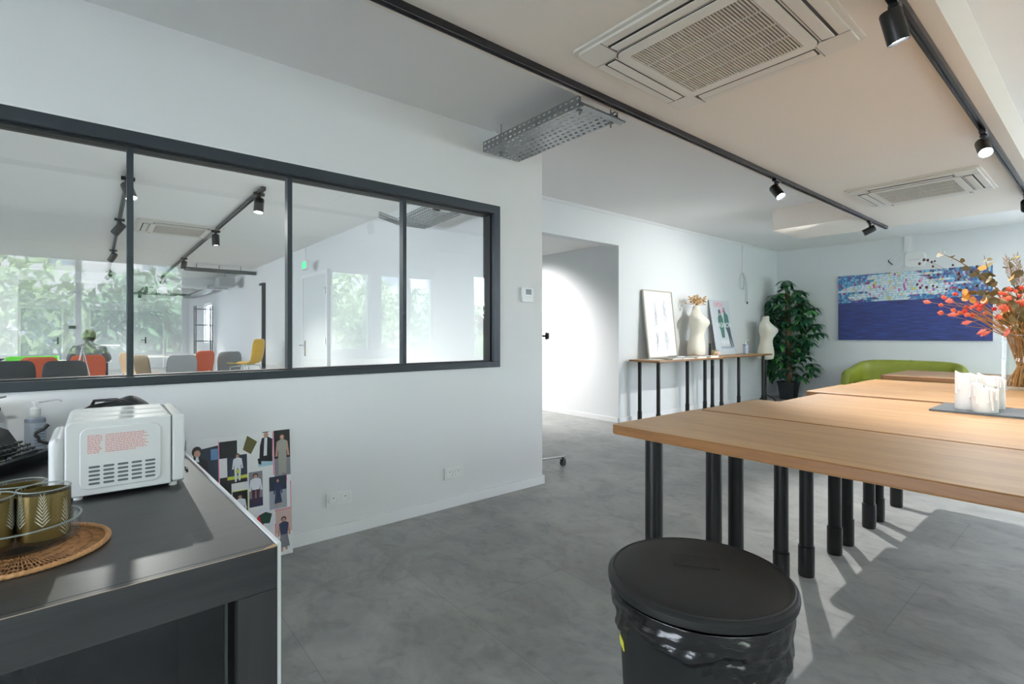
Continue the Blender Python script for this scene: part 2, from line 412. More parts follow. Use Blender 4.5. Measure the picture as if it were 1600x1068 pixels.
# portal wall deeper in, door leaf and panels
struct(grid_wall('X', -15.1, -14.95, -7.7, 2.65, 0, 2.62, [(-1.28, 2.65, -1, 2.36)]), 'wall_portal', M_wall)
mb = MB(); mb.box((-14.95, -1.36, 0), (-14.9, -1.28, 2.42)); mb.box((-14.95, -1.28, 2.36), (-14.9, 2.65, 2.42)); struct(mb, 'trim_2', M_trim)
M_door = mat('door_paint', '#c9ced1', .5)
def door_x(name, X, y0, y1, z1, handle_y, sgn=1):
    mb = MB(); mb.box((X, y0, 0), (X+.04*sgn, y1, z1)); d = struct(mb, name, M_door, bevel=.003)
    mb = MB(); mb.box((X, y0-.05, 0), (X+.06*sgn, y0, z1+.05)); mb.box((X, y1, 0), (X+.06*sgn, y1+.05, z1+.05)); mb.box((X, y0, z1), (X+.06*sgn, y1, z1+.05))
    mb.build('door_frame', M_trim, d)
    mb = MB(); mb.box((X+.04*sgn, handle_y-.02, .88), (X+.052*sgn, handle_y+.02, 1.1)); mb.tube((X+.05*sgn, handle_y, 1.0), (X+.09*sgn, handle_y, 1.0), .01)
    mb.tube((X+.09*sgn, handle_y+.01, 1.0), (X+.09*sgn, handle_y-.13, 1.0), .01); mb.build('door_handle', M_black, d)
    return d
door_x('door_1', -21.99, -1.81, -.87, 2.02, -.95)
door_x('door_2', -21.99, -.13, 1.85, 2.02, 1.35)
# door in the long wall
mb = MB(); mb.box((-8.5, 2.61, 0), (-7.45, 2.645, 2.1)); d = struct(mb, 'door_3', mat('door_white', '#dcdfe0', .5), bevel=.003)
mb = MB(); mb.box((-8.56, 2.60, 0), (-8.5, 2.649, 2.16)); mb.box((-7.45, 2.60, 0), (-7.39, 2.649, 2.16)); mb.box((-8.5, 2.60, 2.1), (-7.45, 2.649, 2.16)); mb.build('door_frame', M_trim, d)
mb = MB(); mb.box((-8.42, 2.60, .85), (-8.38, 2.61, 1.1)); mb.tube((-8.4, 2.61, 1.02), (-8.4, 2.56, 1.02), .01); mb.tube((-8.4, 2.56, 1.02), (-8.53+.0, 2.56, 1.02), .01); mb.build('door_handle', M_chrome, d)
mb = MB()
for z in (.3, 1.1, 1.85): mb.tube((-7.45, 2.595, z-.05), (-7.45, 2.595, z+.05), .012, n=8)
mb.build('hinge', M_chrome, d)
mb = MB(); mb.box((-11.6, 2.62, 0), (-11.1, 2.648, 2.2)); d = struct(mb, 'door_4', M_wall)
mb = MB(); mb.box((-11.1, 2.585, 0), (-11.04, 2.649, 2.24)); mb.box((-11.3, 2.585, 2.2), (-11.1, 2.649, 2.24)); mb.build('door_frame', M_frame, d)

# ------------------------------------------------------------------ outside: pale ground for bounce light; hedge trees, facade (seen mirrored in the glass)
M_ground = mat('pale_bounce_ground', '#d9dadc', .9, noise=(3, .08))  # ground colour made pale to bounce light up to the ceilings
struct(MB().box((2.8, -20, -.3), (40, 30, -.12)), 'ground', M_ground)
struct(MB().box((-30, -24, -.3), (2.79, -8.01, -.12)), 'ground', M_ground)  # strip added to bounce light onto the ceiling behind the glass
struct(MB().box((-30, 10.61, -.3), (2.79, 26, -.12)), 'ground', M_ground)
def leaf_cloud(blobs, n, size, seed, m=0):
    rnd = random.Random(seed); mb = MB()
    for i in range(n):
        c, r = rnd.choice(blobs)
        while True:
            p = Vector((rnd.uniform(-1, 1), rnd.uniform(-1, 1), rnd.uniform(-1, 1)))
            if .35 < p.length < 1: break
        p = Vector(c)+Vector((p.x*r[0], p.y*r[1], p.z*r[2]))
        s = size*rnd.uniform(.6, 1.3)
        M = Euler((rnd.uniform(-1.2, 1.2), rnd.uniform(-1.2, 1.2), rnd.uniform(0, 6.3))).to_matrix()
        q = [Vector((-s, 0, 0)), Vector((-.2*s, -.4*s, .06*s)), Vector((s, 0, -.1*s)), Vector((-.2*s, .4*s, .06*s))]
        mb.add([p+M @ k for k in q], [(0, 1, 2, 3)], m)
    return mb
M_leafs = [mat('garden_leaf_light', '#93a877', .5, noise=(2, .35)), mat('garden_leaf_dark', '#5d7a58', .5, noise=(2, .4))]
M_bark = mat('garden_bark', '#5a4a3c', .9)
TG = 'garden trees outside the windows'
for k, (x, y, h, r, lab) in enumerate([(6.0, -1.6, 3.6, 1.5, 'leafy garden tree mirrored at the far left end of the glass'),
        (7.0, 1.2, 3.0, 1.3, 'dark garden tree mirrored above the red chairs in the glass'),
        (6.2, 5.0, 3.3, 1.25, 'dark broad tree mirrored in the first tall window reflection'),
        (7.2, 7.3, 2.8, 1.15, 'bright green bush mirrored in the middle tall window reflection'),
        (8.2, 10.0, 2.5, 1.2, 'low bright shrub mirrored in the right tall window reflection'),
        (5.4, -4.6, 3.2, 1.4, 'garden tree standing left of the mirrored windows')]):
    t = thing('garden_tree', lab, 'tree', (x, y, -.12))
    mb = MB(); mb.tube((0, 0, 0), (.1, .05, h*.6), .12, .05, 10); mb.tube((.05, .02, h*.35), (.5, -.3, h*.7), .05, .02, 8); mb.tube((.05, .02, h*.3), (-.4, .4, h*.7), .05, .02, 8)
    mb.build('trunk', M_bark, t, smooth=50)
    leaf_cloud([((0, 0, h*.62), (r, r, h*.33)), ((.3, .6, h*.4), (r*.8, r*.8, h*.3)), ((-.2, -.6, h*.45), (r*.8, r*.8, h*.34))], 2600, .13, k).build('foliage', M_leafs[k % 2], t, fix=False)
bd = thing('apartment_building', 'pale apartment facade mirrored behind the garden trees', 'building', (20, 6, -.12))
grid_wall('X', 0, .4, -10, 12, 0, 9, [(a, a+1.4, z, z+1.6) for a in (-8, -4.5, -1, 2.5, 6, 9) for z in (1, 4, 7)]).build('facade', mat('facade_render', '#d9d6d4', .9), bd)
for a in (-8, -4.5, -1, 2.5, 6, 9):
    for z in (1, 4, 7):
        MB().box((.2, a, z), (.25, a+1.4, z+1.6)).build('window', mat('facade_glass', '#5a6470', .1), bd)

# ------------------------------------------------------------------ ceiling fixtures
def track(name_label, p0, p1, group, z):
    """black three-circuit lighting track hung under the ceiling"""
    a = Vector(p0); b = Vector(p1); dvec = (b-a); L_ = dvec.length
    t = thing('lighting_track', name_label, 'lighting track', (a.x, a.y, z), math.atan2(dvec.y, dvec.x), group)
    mb = MB()
    prof = [(-.018, 0), (.018, 0), (.018, -.034), (.010, -.034), (.010, -.008), (-.010, -.008), (-.010, -.034), (-.018, -.034)]
    mb.loft([[(x, u, v) for u, v in prof] for x in (0, L_)]); mb.build('rail', M_black, t)
    for yy in (-.0103, .0103): MB().box((.001, yy-.0008, -.03), (L_-.001, yy+.0008, -.012)).build('conductor', M_steel, t)
    MB().box((L_, -.019, -.036), (L_+.012, .019, 0)).build('end_cap', M_black, t); MB().box((-.012, -.019, -.036), (0, .019, 0)).build('end_cap', M_black, t)
    return t
track('long black lighting track along the left edge of the dropped ceiling', (-1.87, -1.5, 0), (-1.87, 7.6, 0), 'lighting tracks', ZD)
track('black lighting track along the right edge of the dropped ceiling', (-.57, -1.5, 0), (-.57, 7.6, 0), 'lighting tracks', ZD)
track('longer black lighting track seen through the glass beside the cassette unit', (-5.25, 1.24, 0), (-14.9, 1.24, 0), 'lighting tracks', 2.615)
track('black lighting track seen through the glass nearest the first mullion', (-5.3, .22, 0), (-14.9, .22, 0), 'lighting tracks', 2.615)
track('short far lighting track beyond the white portal frame', (-15.3, 1.1, 0), (-21.0, 1.1, 0), 'lighting tracks', 2.615)
M_lens = mat('spot_lens', '#ffffff', .3, emit='#f4faff', estr=30)
M_lens_dim = mat('spot_reflector', '#c8ccd0', .2, metal=.8)
M_inner = mat('spot_inner', '#dfe3e6', .3, metal=.7)
def spotlight(x, y, z, target, label, group, lit=True, power=40, size=55, r=.038, ln=.125, blend=.6, color=(1, .97, .93), rad=.02):
    t = thing('track_spotlight', label, 'spotlight', (x, y, z), 0, group)
    mb = MB(); mb.box((-.017, -.05, -.035), (.017, .05, -.004)); mb.tube((0, 0, -.035), (0, 0, -.05), .02, n=16); mb.build('track_adapter', M_black, t, bevel=.003)
    mb = MB(); mb.tube((0, 0, -.05), (0, 0, -.085), .012, n=12); mb.ball((0, 0, -.09), .017, 12, 8); mb.build('swivel_joint', M_black, t, smooth=50)
    dirv = (Vector(target)-Vector((x, y, z-.12))).normalized()
    q = dirv.to_track_quat('Z', 'Y').to_matrix().to_4x4()
    # head hangs by its rear side from the joint
    c0 = Vector((0, 0, -.115))-dirv*.035
    M = Matrix.Translation(c0) @ q
    mb = MB(); prof = [(.0, -.02), (r*.9, -.02), (r, -.012), (r, ln-.02), (r*.94, ln-.02), (r*.9, ln-.035), (.001, ln-.038)]
    rings = [[M @ Vector((max(rr, .0005)*math.cos(2*PI*a/28), max(rr, .0005)*math.sin(2*PI*a/28), zz)) for a in range(28)] for rr, zz in prof]
    mb.loft(rings, 0, True)
    h = mb.build('lamp_head', M_black, t, smooth=35)
    mb = MB(); rings = [[M @ Vector((rr*math.cos(2*PI*a/28), rr*math.sin(2*PI*a/28), zz)) for a in range(28)] for rr, zz in [(r*.88, ln-.032), (r*.7, ln-.029), (.001, ln-.027)]]
    mb.loft(rings, 0, True); mb.build('lens', M_lens if lit else M_lens_dim, h, smooth=60)
    if lit and power:
        wp = Vector((x, y, z))+c0+dirv*(ln+.01)
        spot(wp, wp+dirv, power, size, blend, color, radius=rad)
    return t
G1 = 'spotlights on the two tracks of the dropped ceiling'
LS = 5.0
spotlight(-1.87, 4.47, ZD-.018, (-.25, 3.95, .2), 'lit spotlight aimed at the tables, second from the far end of the left track', G1, power=50*LS, size=84, blend=.7, rad=.01)
spotlight(-1.87, 6.97, ZD-.018, (-4.4, 6.2, 1.1), 'black spotlight at the far end of the left track, turned towards the side tables', G1, power=31*LS, size=105, blend=1, rad=.012)
spotlight(-.57, 2.42, ZD-.018, (-.30, 2.85, .9), 'large lit spotlight hanging nearest the camera on the right track', G1, power=26*LS, size=74, blend=1)
spotlight(-.57, 4.45, ZD-.018, (-.1, 3.2, .9), 'lit spotlight above the near side of the second cassette unit', G1, power=10*LS, size=60)
spotlight(-.57, 6.75, ZD-.018, (-.8, 10.2, .7), 'spotlight cut by the right picture edge on the right track', G1, power=14*LS, size=70)
spotlight(-1.87, -.6, ZD-.018, (-3.0, -1.2, 1.2), 'spotlight on the left track behind the camera', G1, power=14*LS, size=80)
G2 = 'spotlights behind the glass'
for (x, y, z, tg, lab, pw) in [
        (-5.62, .22, 2.60, (-4.6, .9, 0), 'lit black spotlight just right of the first mullion behind glass', 20),
        (-7.7, .22, 2.60, (-9.2, -1.2, .5), 'unlit spotlight second along the near track behind glass', 0),
        (-10.6, .22, 2.60, (-12, -.8, .6), 'spotlight third along the near track behind glass', 20),
        (-14.2, .22, 2.60, (-14.5, -1, .6), 'spotlight fourth along the near track behind glass', 0),
        (-5.42, 1.24, 2.60, (-5.0, 1.0, .3), 'lit spotlight at the start of the diagonal track behind glass', 20),
        (-7.75, 1.24, 2.60, (-7.7, 1.3, 0), 'spotlight second along the diagonal track behind glass', 20),
        (-10.9, 1.24, 2.60, (-11.2, 1.0, 0), 'spotlight third along the diagonal track behind glass', 20),
        (-14.5, 1.24, 2.60, (-16, .2, .6), 'tilted spotlight at the end of the diagonal track behind glass', 0),
        (-15.8, 1.1, 2.60, (-16.2, 1, 0), 'nearest spotlight on the short far track', 18),
        (-17.7, 1.1, 2.60, (-17.7, 1, 0), 'middle spotlight on the short far track', 0),
        (-20.4, 1.1, 2.60, (-20.4, 1, 0), 'farthest spotlight on the short far track', 18)]:
    spotlight(x, y, z, tg, lab, G2, lit=pw > 0, power=pw*LS*2.6, size=120, blend=.9, r=.045, ln=.15)
# passage downlight (washes the passage wall)
spotlight(-5.95, 4.2, 2.45, (-6.05, 5.6, .25), 'spotlight in the side passage washing its white wall', G2, power=85*LS, size=125, blend=1)

def cassette(x, y, z, label, rz=0, s=.95):
    t = thing('air_conditioner', label, 'air conditioner', (x, y, z), rz, 'ceiling cassette units')
    Mw = mat('cassette_plastic', '#dcd8d0', .45)
    h = s/2
    mb = MB()
    mb.prism(rrect(s, s, .035), -.012, 0); mb.prism(rrect(s-.04, s-.04, .03), -.026, -.012)
    o = mb.build('panel', Mw, t, bevel=.003)
    # seams of the corner covers and louvre recesses
    Md = mat('cassette_shadow_gap', '#34322f', .8); Mg = mat('cassette_recess', '#6d675f', .8)
    mb = MB()
    for k in range(4):
        M = Matrix.Rotation(k*PI/2, 4, 'Z')
        mb.box((-.30, .345, -.0285), (.30, .41, -.0262), 0, M)
    mb.build('air_slot', Md, t)
    for k in range(4):
        M = Matrix.Rotation(k*PI/2, 4, 'Z')
        mb = MB(); M2 = M @ Matrix.Translation((0, .372, -.029)) @ Matrix.Rotation(R(-5), 4, 'X')
        mb.box((-.292, -.024, -.003), (.292, .027, .003), 0, M2); mb.build('louvre', Mw, t, bevel=.002)
    mb = MB()
    for k in range(4):
        M = Matrix.Rotation(k*PI/2, 4, 'Z')
        mb.box((.305, .33, -.0268), (.308, .455, -.0258), 0, M); mb.box((-.308, .33, -.0268), (-.305, .455, -.0258), 0, M)
    mb.build('cover_seam', Mg, t)
    mb = MB()
    out = rrect(.66, .66, .05, 6); inn = rrect(.56, .545, .005, 6)
    for zz in (-.034,): mb.loft([[(p[0], p[1], -.026) for p in out], [(p[0], p[1], zz) for p in out], [(p[0], p[1], zz) for p in inn], [(p[0], p[1], -.0262) for p in inn]], 0, False)
    g = mb.build('intake_grille', Mw, t, smooth=30)
    o2 = rrect(.672, .672, .055, 6); o3 = rrect(.661, .661, .05, 6)
    MB().loft([[(p[0], p[1], -.0275) for p in o2], [(p[0], p[1], -.0275) for p in o3]], 0, False).build('grille_gap', Md, g)
    MB().box((-.28, -.272, -.0268), (.28, .272, -.0262)).build('filter', mat('cassette_recess_shade', '#4b453d', .9), g)  # dark sheet standing in for the shade behind the slats
    mb = MB()
    n = 40
    for k in range(n):
        xx = -.274+.548*k/(n-1); mb.box((xx-.0032, -.27, -.034), (xx+.0032, .27, -.0275))
    for yy in (-.135, 0, .135): mb.box((-.277, yy-.0022, -.0345), (.277, yy+.0022, -.0275))
    mb.build('grille_slats', mat('cassette_slats', '#c9c2b6', .5), g)
    return t
cassette(-1.205, 2.225, ZD, 'large white cassette air conditioner nearest the camera between the tracks')
cassette(-1.19, 5.90, ZD, 'farther white cassette air conditioner in the dropped ceiling near the back')
cassette(-8.1, .86, 2.62, 'cassette air conditioner seen behind the glass')

def perforated_strip(mb, p0, ux, uy, L, W, th, nl, nw, fill=.55, holes_off=True):
    """flat sheet with slots: L along ux, W along uy, built as a lattice of bars"""
    p0 = Vector(p0); ux = Vector(ux).normalized(); uy = Vector(uy).normalized(); un = ux.cross(uy)
    M = Matrix(((ux.x, uy.x, un.x, p0.x), (ux.y, uy.y, un.y, p0.y), (ux.z, uy.z, un.z, p0.z), (0, 0, 0, 1)))
    rowh = W/nw; bar = rowh*fill
    for j in range(nw+1):
        y = j*rowh; mb.box((0, max(0, y-bar/2), 0), (L, min(W, y+bar/2), th), 0, M)
    cell = L/nl
    for j in range(nw):
        off = cell/2 if (j % 2 and holes_off) else 0
        for i in range(nl+1):
            x = i*cell+off
            if x > L: continue
            mb.box((max(0, x-cell*.24), j*rowh+bar/2, 0), (min(L, x+cell*.24), (j+1)*rowh-bar/2, th), 0, M)
def tray(name, label, origin, L, ux, W=.30, hgt=.06, nl=34, nw=7, group='perforated cable trays'):
    t = thing(name, label, 'cable tray', origin, 0, group)
    ux = Vector(ux).normalized(); uy = Vector((0, 1, 0)); uz = ux.cross(uy); 
    if uz.z < 0: uz = -uz
    mb = MB(); perforated_strip(mb, (0, 0, 0), ux, uy, L, W, .0015, nl, nw, .66); mb.build('tray_base', M_steel, t)
    for yy in (0, W):
        mb = MB(); perforated_strip(mb, (0, yy, 0), ux, uz, L, hgt, .0015, nl, 2, .62, False); mb.build('tray_side', M_steel, t)
    return t, uz
t, _ = tray('cable_tray', 'galvanised perforated cable tray hanging across the ceiling near the wall corner', (-2.90, 2.13, 2.50), .94, (1, 0, 0), W=.33, hgt=.07, nl=20)
mb = MB()
for x, y, zt in ((.08, .10, ZA), (.90, .03, ZA), (.90, .31, ZA)):
    mb.tube((x, y, -.01), (x, y, zt-2.5+.12*(y > .3)), .004, n=8)
    mb.box((x-.012, y-.012, -.008), (x+.012, y+.012, -.001)); mb.tube((x, y, -.03), (x, y, -.008), .006, n=8)
mb.build('threaded_rod', M_steel, t)
mb = MB(); mb.box((.93, -.01, -.012), (.975, .36, -.002)); mb.box((.93, -.01, -.012), (.933, .36, .03)); mb.build('bracket', M_steel, t, bevel=.001)
mb = MB()
for k, (r_, z_) in enumerate([(.008, .012), (.006, .01), (.007, .012)]):
    mb.path([(.02, .12+.05*k, z_), (.5, .12+.05*k+.01, z_), (.95, .11+.05*k, z_)], r_, 8)
mb.path([(.1, .1, .02), (.05, .08, .06), (.02, .1, .12), (-.03, .12, .19)], .006, 8)
mb.build('cable', M_plastic_w, t, smooth=60)
tray('cable_tray', 'upper bent piece of the cable tray behind the right glass pane', (-3.64, 2.16, 2.25), .42, (.10, 0, .30), nl=11)
tray('cable_tray', 'middle run of the cable tray behind the right glass pane', (-4.26, 2.16, 2.22), .58, (1, 0, .04), nl=16)
tray('cable_tray', 'far rising piece of the cable tray behind the glass mullion', (-4.30, 2.16, 2.22), .42, (-.4, 0, .14), nl=11)
tray('cable_tray', 'distant cable tray along the long wall behind glass', (-19.5, 2.2, 2.38), 6.0, (1, 0, 0), nl=60)
mb = MB(); mb.box((-.25, -.16, -.16), (.25, .16, .05)); mb.tube((0, 0, .05), (0, 0, .168), .01, n=8); tag(mb.build('cable_box', mat('grey_duct', '#a9adad', .5, metal=.3), bevel=.006), 'grey metal duct box under the distant cable tray', 'duct', loc=(-13.2, 2.3, 2.45))
for (x, z, y0, lab) in ((-11.8, 2.50, 1.35, 'nearer dark conduit crossing the ceiling behind glass'), (-19.8, 2.50, .9, 'farther dark conduit crossing the ceiling behind glass')):
    mb = MB(); mb.tube((0, 0, 0), (0, 2.63-y0, 0), .04, n=12)
    for k in range(3): mb.tube((0, .2+.4*k, 0), (0, .2+.4*k, 2.62-z), .006, n=6)
    tag(mb.build('ceiling_conduit', mat('dark_conduit', '#5e6363', .5, metal=.4), smooth=50), lab, 'conduit', loc=(x, y0, z))

# ------------------------------------------------------------------ wall fittings
t = thing('thermostat', 'small white thermostat with grey display beside the partition window', 'thermostat', (-2.97, 2.598, 1.508))
MB().box((.0005, -.057, -.057), (.022, .057, .057)).build('housing', M_plastic_w, t, bevel=.004)
MB().box((.0222, -.022, .002), (.0235, .036, .043)).build('display', mat('lcd_grey', '#59636b', .3), t)
mb = MB()
for k in range(3): mb.box((.0222, -.025+.02*k, -.02), (.023, -.015+.02*k, -.014))
mb.build('button', mat('button_grey', '#c3c8c9', .5), t)
def outlet(y, z, label):
    t = thing('wall_outlet', label, 'power outlet', (-2.97, y, z), 0, 'double wall sockets')
    MB().box((.0005, -.077, -.042), (.010, .077, .042)).build('face_plate', M_plastic_w, t, bevel=.003)
    for s in (-1, 1):
        mb = MB()
        Mx = Matrix.Translation((.0102, s*.036, 0)) @ Matrix.Rotation(R(90), 4, 'Y')
        rings = [[Mx @ Vector((rr*math.cos(2*PI*a/24), rr*math.sin(2*PI*a/24), zz)) for a in range(24)] for rr, zz in [(.029, 0), (.029, .003), (.024, .003), (.021, -.0065), (.0005, -.0065)]]
        mb.loft(rings, 0, True); sk = mb.build('socket', M_plastic_w, t, smooth=35)
        mb = MB()
        for yy in (-.009, .009): mb.tube((.0035, s*.036+yy, -.004), (.0048, s*.036+yy, -.004), .0032, n=10)
        mb.tube((.003, s*.036, .009), (.014, s*.036, .009), .0028, n=10); mb.build('socket_pin', mat('socket_dark', '#33383a', .5), sk)
outlet(1.115, .225, 'white double wall socket nearest the mood board')
outlet(1.922, .238, 'white double wall socket nearer the partition corner')

# exit sign, small controls in the other room
t = thing('exit_sign', 'small green lit exit sign hanging behind the glass', 'exit sign', (-8.05, 2.5, 2.2))
MB().box((-.12, -.02, 0), (.12, .02, .14)).build('housing', M_plastic_w, t, bevel=.003)
MB().tube((0, 0, .14), (0, 0, .42), .008, n=8).build('hanging_rod', M_plastic_w, t)
for s in (-1, 1):
    MB().box((-.1+.11*(s > 0), -.0225, .02), (-.01+.1*(s > 0), -.0205, .12)).build('pictogram', mat('exit_green', '#1f9d6a', .4, emit='#49e0a0', estr=1.2), t)
mb = MB(); mb.box((0, -.09, -.05), (.02, .09, .05)); tag(mb.build('wall_control', M_frame, bevel=.003), 'small dark wall control beside the far grey door', 'wall control', loc=(-21.99, -.6, 1.43))

# light cable looms
def conduit_coil(name, label, loc, M, coil):
    t = thing(name, label, 'cable', loc)
    return t
t = thing('wall_cable', 'thin white cable coil hanging from the cornice above the side tables', 'cable', (-4.33, 8.93, 2.2))
MB().box((.001, -.012, .1), (.016, .012, .59)).build('cable_duct', M_plastic_w, t)
mb = MB()
pts = [(.012, .0+.11*math.sin(a)-.06, -.05+.15*math.cos(a)) for a in [2*PI*k/20 for k in range(40)]]
mb.path([(p[0]+.0008*i, p[1]+.001*i, p[2]) for i, p in enumerate(pts)], .004, 6)
mb.path([(.012, 0, .1), (.02, .06, 0), (.02, .13, -.1), (.015, .17, -.25), (.012, .17, -.42)], .004, 6)
mb.path([(.012, 0, .1), (.02, .05, -.04), (.02, .09, -.2), (.012, .09, -.42)], .004, 6)
mb.build('loop', mat('cable_grey', '#c4c8c9', .6), t, smooth=60)
MB().box((.008, .155, -.45), (.022, .18, -.41)).build('plug', M_frame, t)
t = thing('wireless_router', 'white square access point with white cables on the wall above the painting', 'router', (-2.25, 10.36, 2.5))
MB().box((-.045, -.03, .06), (.045, -.001, .5)).build('cable_duct', M_plastic_w, t, bevel=.003)
mb = MB(); mb.prism(rrect(.27, .25, .07), .001, .045, M=Matrix(((1,0,0,.10),(0,0,-1,0),(0,1,0,-.08),(0,0,0,1)))); mb.build('access_point', M_plastic_w, t, bevel=.012, bseg=4)
MB().box((.03, -.0465, -.085), (.16, -.045, -.078)).build('marking', mat('soft_grey', '#a8b0b6', .5), t)
mb = MB(); mb.path([(-.16+.11*math.cos(a), -.02-.002*i, -.08+.11*math.sin(a)) for i, a in enumerate([2*PI*k/18 for k in range(36)])], .005, 6); mb.path([(-.05, -.02, .06), (-.1, -.03, .03), (-.15, -.03, .03)], .005, 6)
mb.path([(0, -.02, .07), (-.01, -.04, -.1), (-.02, -.03, -.22)], .006, 6)
mb.build('cable', M_plastic_w, t, smooth=60)
mb = MB(); mb.path([(-.27, -.015, -.02), (-.25, -.03, -.08), (-.2, -.03, -.13)], .008, 8); mb.build('connector', M_black, t)

# ------------------------------------------------------------------ big work tables
M_topw = M_oak
def rounded_top(mb, x0, x1, y0, y1, z0, z1, r=.03, m=0, ms=1):
    cx, cy = (x0+x1)/2, (y0+y1)/2
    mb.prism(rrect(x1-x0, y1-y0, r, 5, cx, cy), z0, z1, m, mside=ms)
def leg_mesh(mb, x, y, ztop, r=.032, sleeve=.15):
    mb.lathe([(r, ztop), (r, sleeve+.0), (r+.005, sleeve-.003), (r+.005, .012), (r+.003, 0), (.001, 0)], (x, y, 0), 24, 0)
    mb.lathe([(.001, ztop-.002), (r, ztop-.002)], (x, y, 0), 24, 0)
ZT = .86
def work_table(label, x0, x1, y0, y1, legs, dz=0, th=.036, group='oak topped work tables pushed together', r=.032):
    xc, yc = x0, y0
    t = thing('work_table', label, 'table', (xc, yc, 0), 0, group)
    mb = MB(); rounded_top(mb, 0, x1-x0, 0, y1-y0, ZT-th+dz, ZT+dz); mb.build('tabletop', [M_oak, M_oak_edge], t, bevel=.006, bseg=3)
    for (lx, ly) in legs:
        mb = MB(); leg_mesh(mb, 0, 0, ZT-th+dz-.006, r); o = mb.build('leg', M_black, t, smooth=40); o.location = (lx-xc, ly-yc, 0)
        mb = MB(); mb.prism(rrect(.11, .11, .02, 3), 0, .006); o = mb.build('leg_plate', M_black, t); o.location = (lx-xc, ly-yc, ZT-th+dz-.006)
    return t
XR = .62
work_table('nearest oak table with rounded corner facing the camera', -1.235, XR, 1.50, 2.095, [(-1.10, 1.59), (-1.09, 2.0), (.5, 1.6), (.5, 2.0)])
work_table('second oak table from the camera, behind the front one', -1.215, XR-.02, 2.10, 2.655, [(-1.09, 2.19), (-1.05, 2.56), (.5, 2.2), (.5, 2.56)], .002)
work_table('third oak table in the joined row, carrying the slate tray', -1.11, XR+.03, 2.66, 3.215, [(-1.0, 2.73), (-1.0, 3.12), (.5, 2.75), (.5, 3.1)])
work_table('fourth oak table in the joined row, slightly raised front edge', -1.19, XR, 3.22, 3.815, [(-1.0, 3.31), (-1.0, 3.71), (.5, 3.3), (.5, 3.7)], .007)
work_table('fifth oak table in the joined row, under the glass vase', -1.17, XR-.03, 3.82, 4.47, [(-1.0, 3.89), (-1.0, 4.31), (.5, 3.9), (.5, 4.3)], .007)
work_table('separate oak table farther back in front of the green sofa', -1.29, .35, 5.07, 5.95, [(-1.12, 5.2), (-1.12, 5.8), (.2, 5.2), (.2, 5.8)])
# high side tables by the wall
work_table('left high side table against the wall under the picture frame', -4.29, -3.80, 5.60, 7.27, [(-4.2, 5.74), (-4.2, 6.93), (-3.89, 5.72), (-3.89, 7.1)], -.004, .026, 'high side tables along the wall', .026)
work_table('right high side table against the wall under the fashion poster', -4.27, -3.86, 7.28, 9.08, [(-4.18, 7.4), (-4.18, 8.5), (-3.96, 7.5), (-3.96, 8.93)], .004, .026, 'high side tables along the wall', .026)

# ------------------------------------------------------------------ bin
t = thing('waste_bin', 'round black waste bin with liner bag in the foreground', 'bin', (-.62, 1.07, 0))
M_binp = mat('black_bin_plastic', '#1d1e1e', .5, spec=.3)
mb = MB(); mb.lathe([(.001, .0), (.145, .0), (.15, .01), (.182, .60), (.188, .612), (.182, .612), (.176, .60), (.14, .02), (.001, .02)], n=64); mb.build('body', M_binp, t, smooth=40)
lid_prof = [(.001, .660), (.06, .6596), (.12, .6585), (.165, .6565), (.190, .6535), (.1995, .650), (.2045, .645), (.2055, .638), (.204, .629), (.201, .628), (.2, .64), (.19, .645), (.001, .65)]
lid = MB().lathe(lid_prof, n=72).build('lid', M_binp, t, smooth=35)
MB().lathe([(.190, .6535), (.192, .6552), (.1950, .6545), (.197, .6515)], n=72).build('lid_rim', M_binp, lid, smooth=60)
Mr = Matrix.Rotation(R(-38), 4, 'Z')
mb = MB(); Mr = Matrix.Translation((-.025, .03, 0)) @ Matrix.Rotation(R(34), 4, 'Z'); mb.box((-.052, -.031, .6585), (.052, .031, .6612), 0, Mr); mb.build('lid_flap', mat('shaded_bin_flap', '#0b0b0c', .6), lid, bevel=.0008)  # flap darkened so its colour shows the shade of the recess
rnd = random.Random(4)
# liner bag: crumpled skirt folded over the rim
n = 180; rings = []
ph = [rnd.uniform(0, 6.28) for _ in range(16)]
def ridge(x): return 1-2*abs((x/(2*PI)) % 1-.5)      # sharp triangular crease
for j in range(34):
    v = j/33; ring = []
    for a in range(n):
        th = 2*PI*a/n
        hem = .148-.045*math.cos(th+R(60))+.022*math.cos(th-R(50))+.010*math.sin(5*th+ph[0])+.006*math.sin(11*th+ph[1])
        z = .632-v*hem-.012
        rr = .191+.008*math.sin(PI*min(1, v*1.2))-.022*v
        f = .009*(ridge(3*th+9*v+ph[2])-.5)+.007*(ridge(5*th-7*v+ph[3])-.5)+.005*(ridge(9*th+13*v+1.5*math.sin(2*th)+ph[4])-.5)+.004*(ridge(4*th+21*v+ph[5])-.5)+.0015*math.sin(31*th+9*v+ph[6])
        rr += f*min(1, .15+v*2)+.004
        ring.append((rr*math.cos(th), rr*math.sin(th), z))
    rings.append(ring)
mb = MB(); mb.loft(rings, 0, False)
mb.build('liner_bag', mat('black_bag_film', '#111112', .22, spec=.6, bump=(22, .35, (1, 1, 2.5))), t, smooth=55, solid=.0006)
mb = MB(); mb.box((-.001, -.016, -.012), (.001, .016, .010)); o = mb.build('tie_tab', mat('yellow_tie', '#c9c83a', .5), t); aa = R(232); o.location = (.178*math.cos(aa), .178*math.sin(aa), .495); o.rotation_euler = (0, .1, aa)

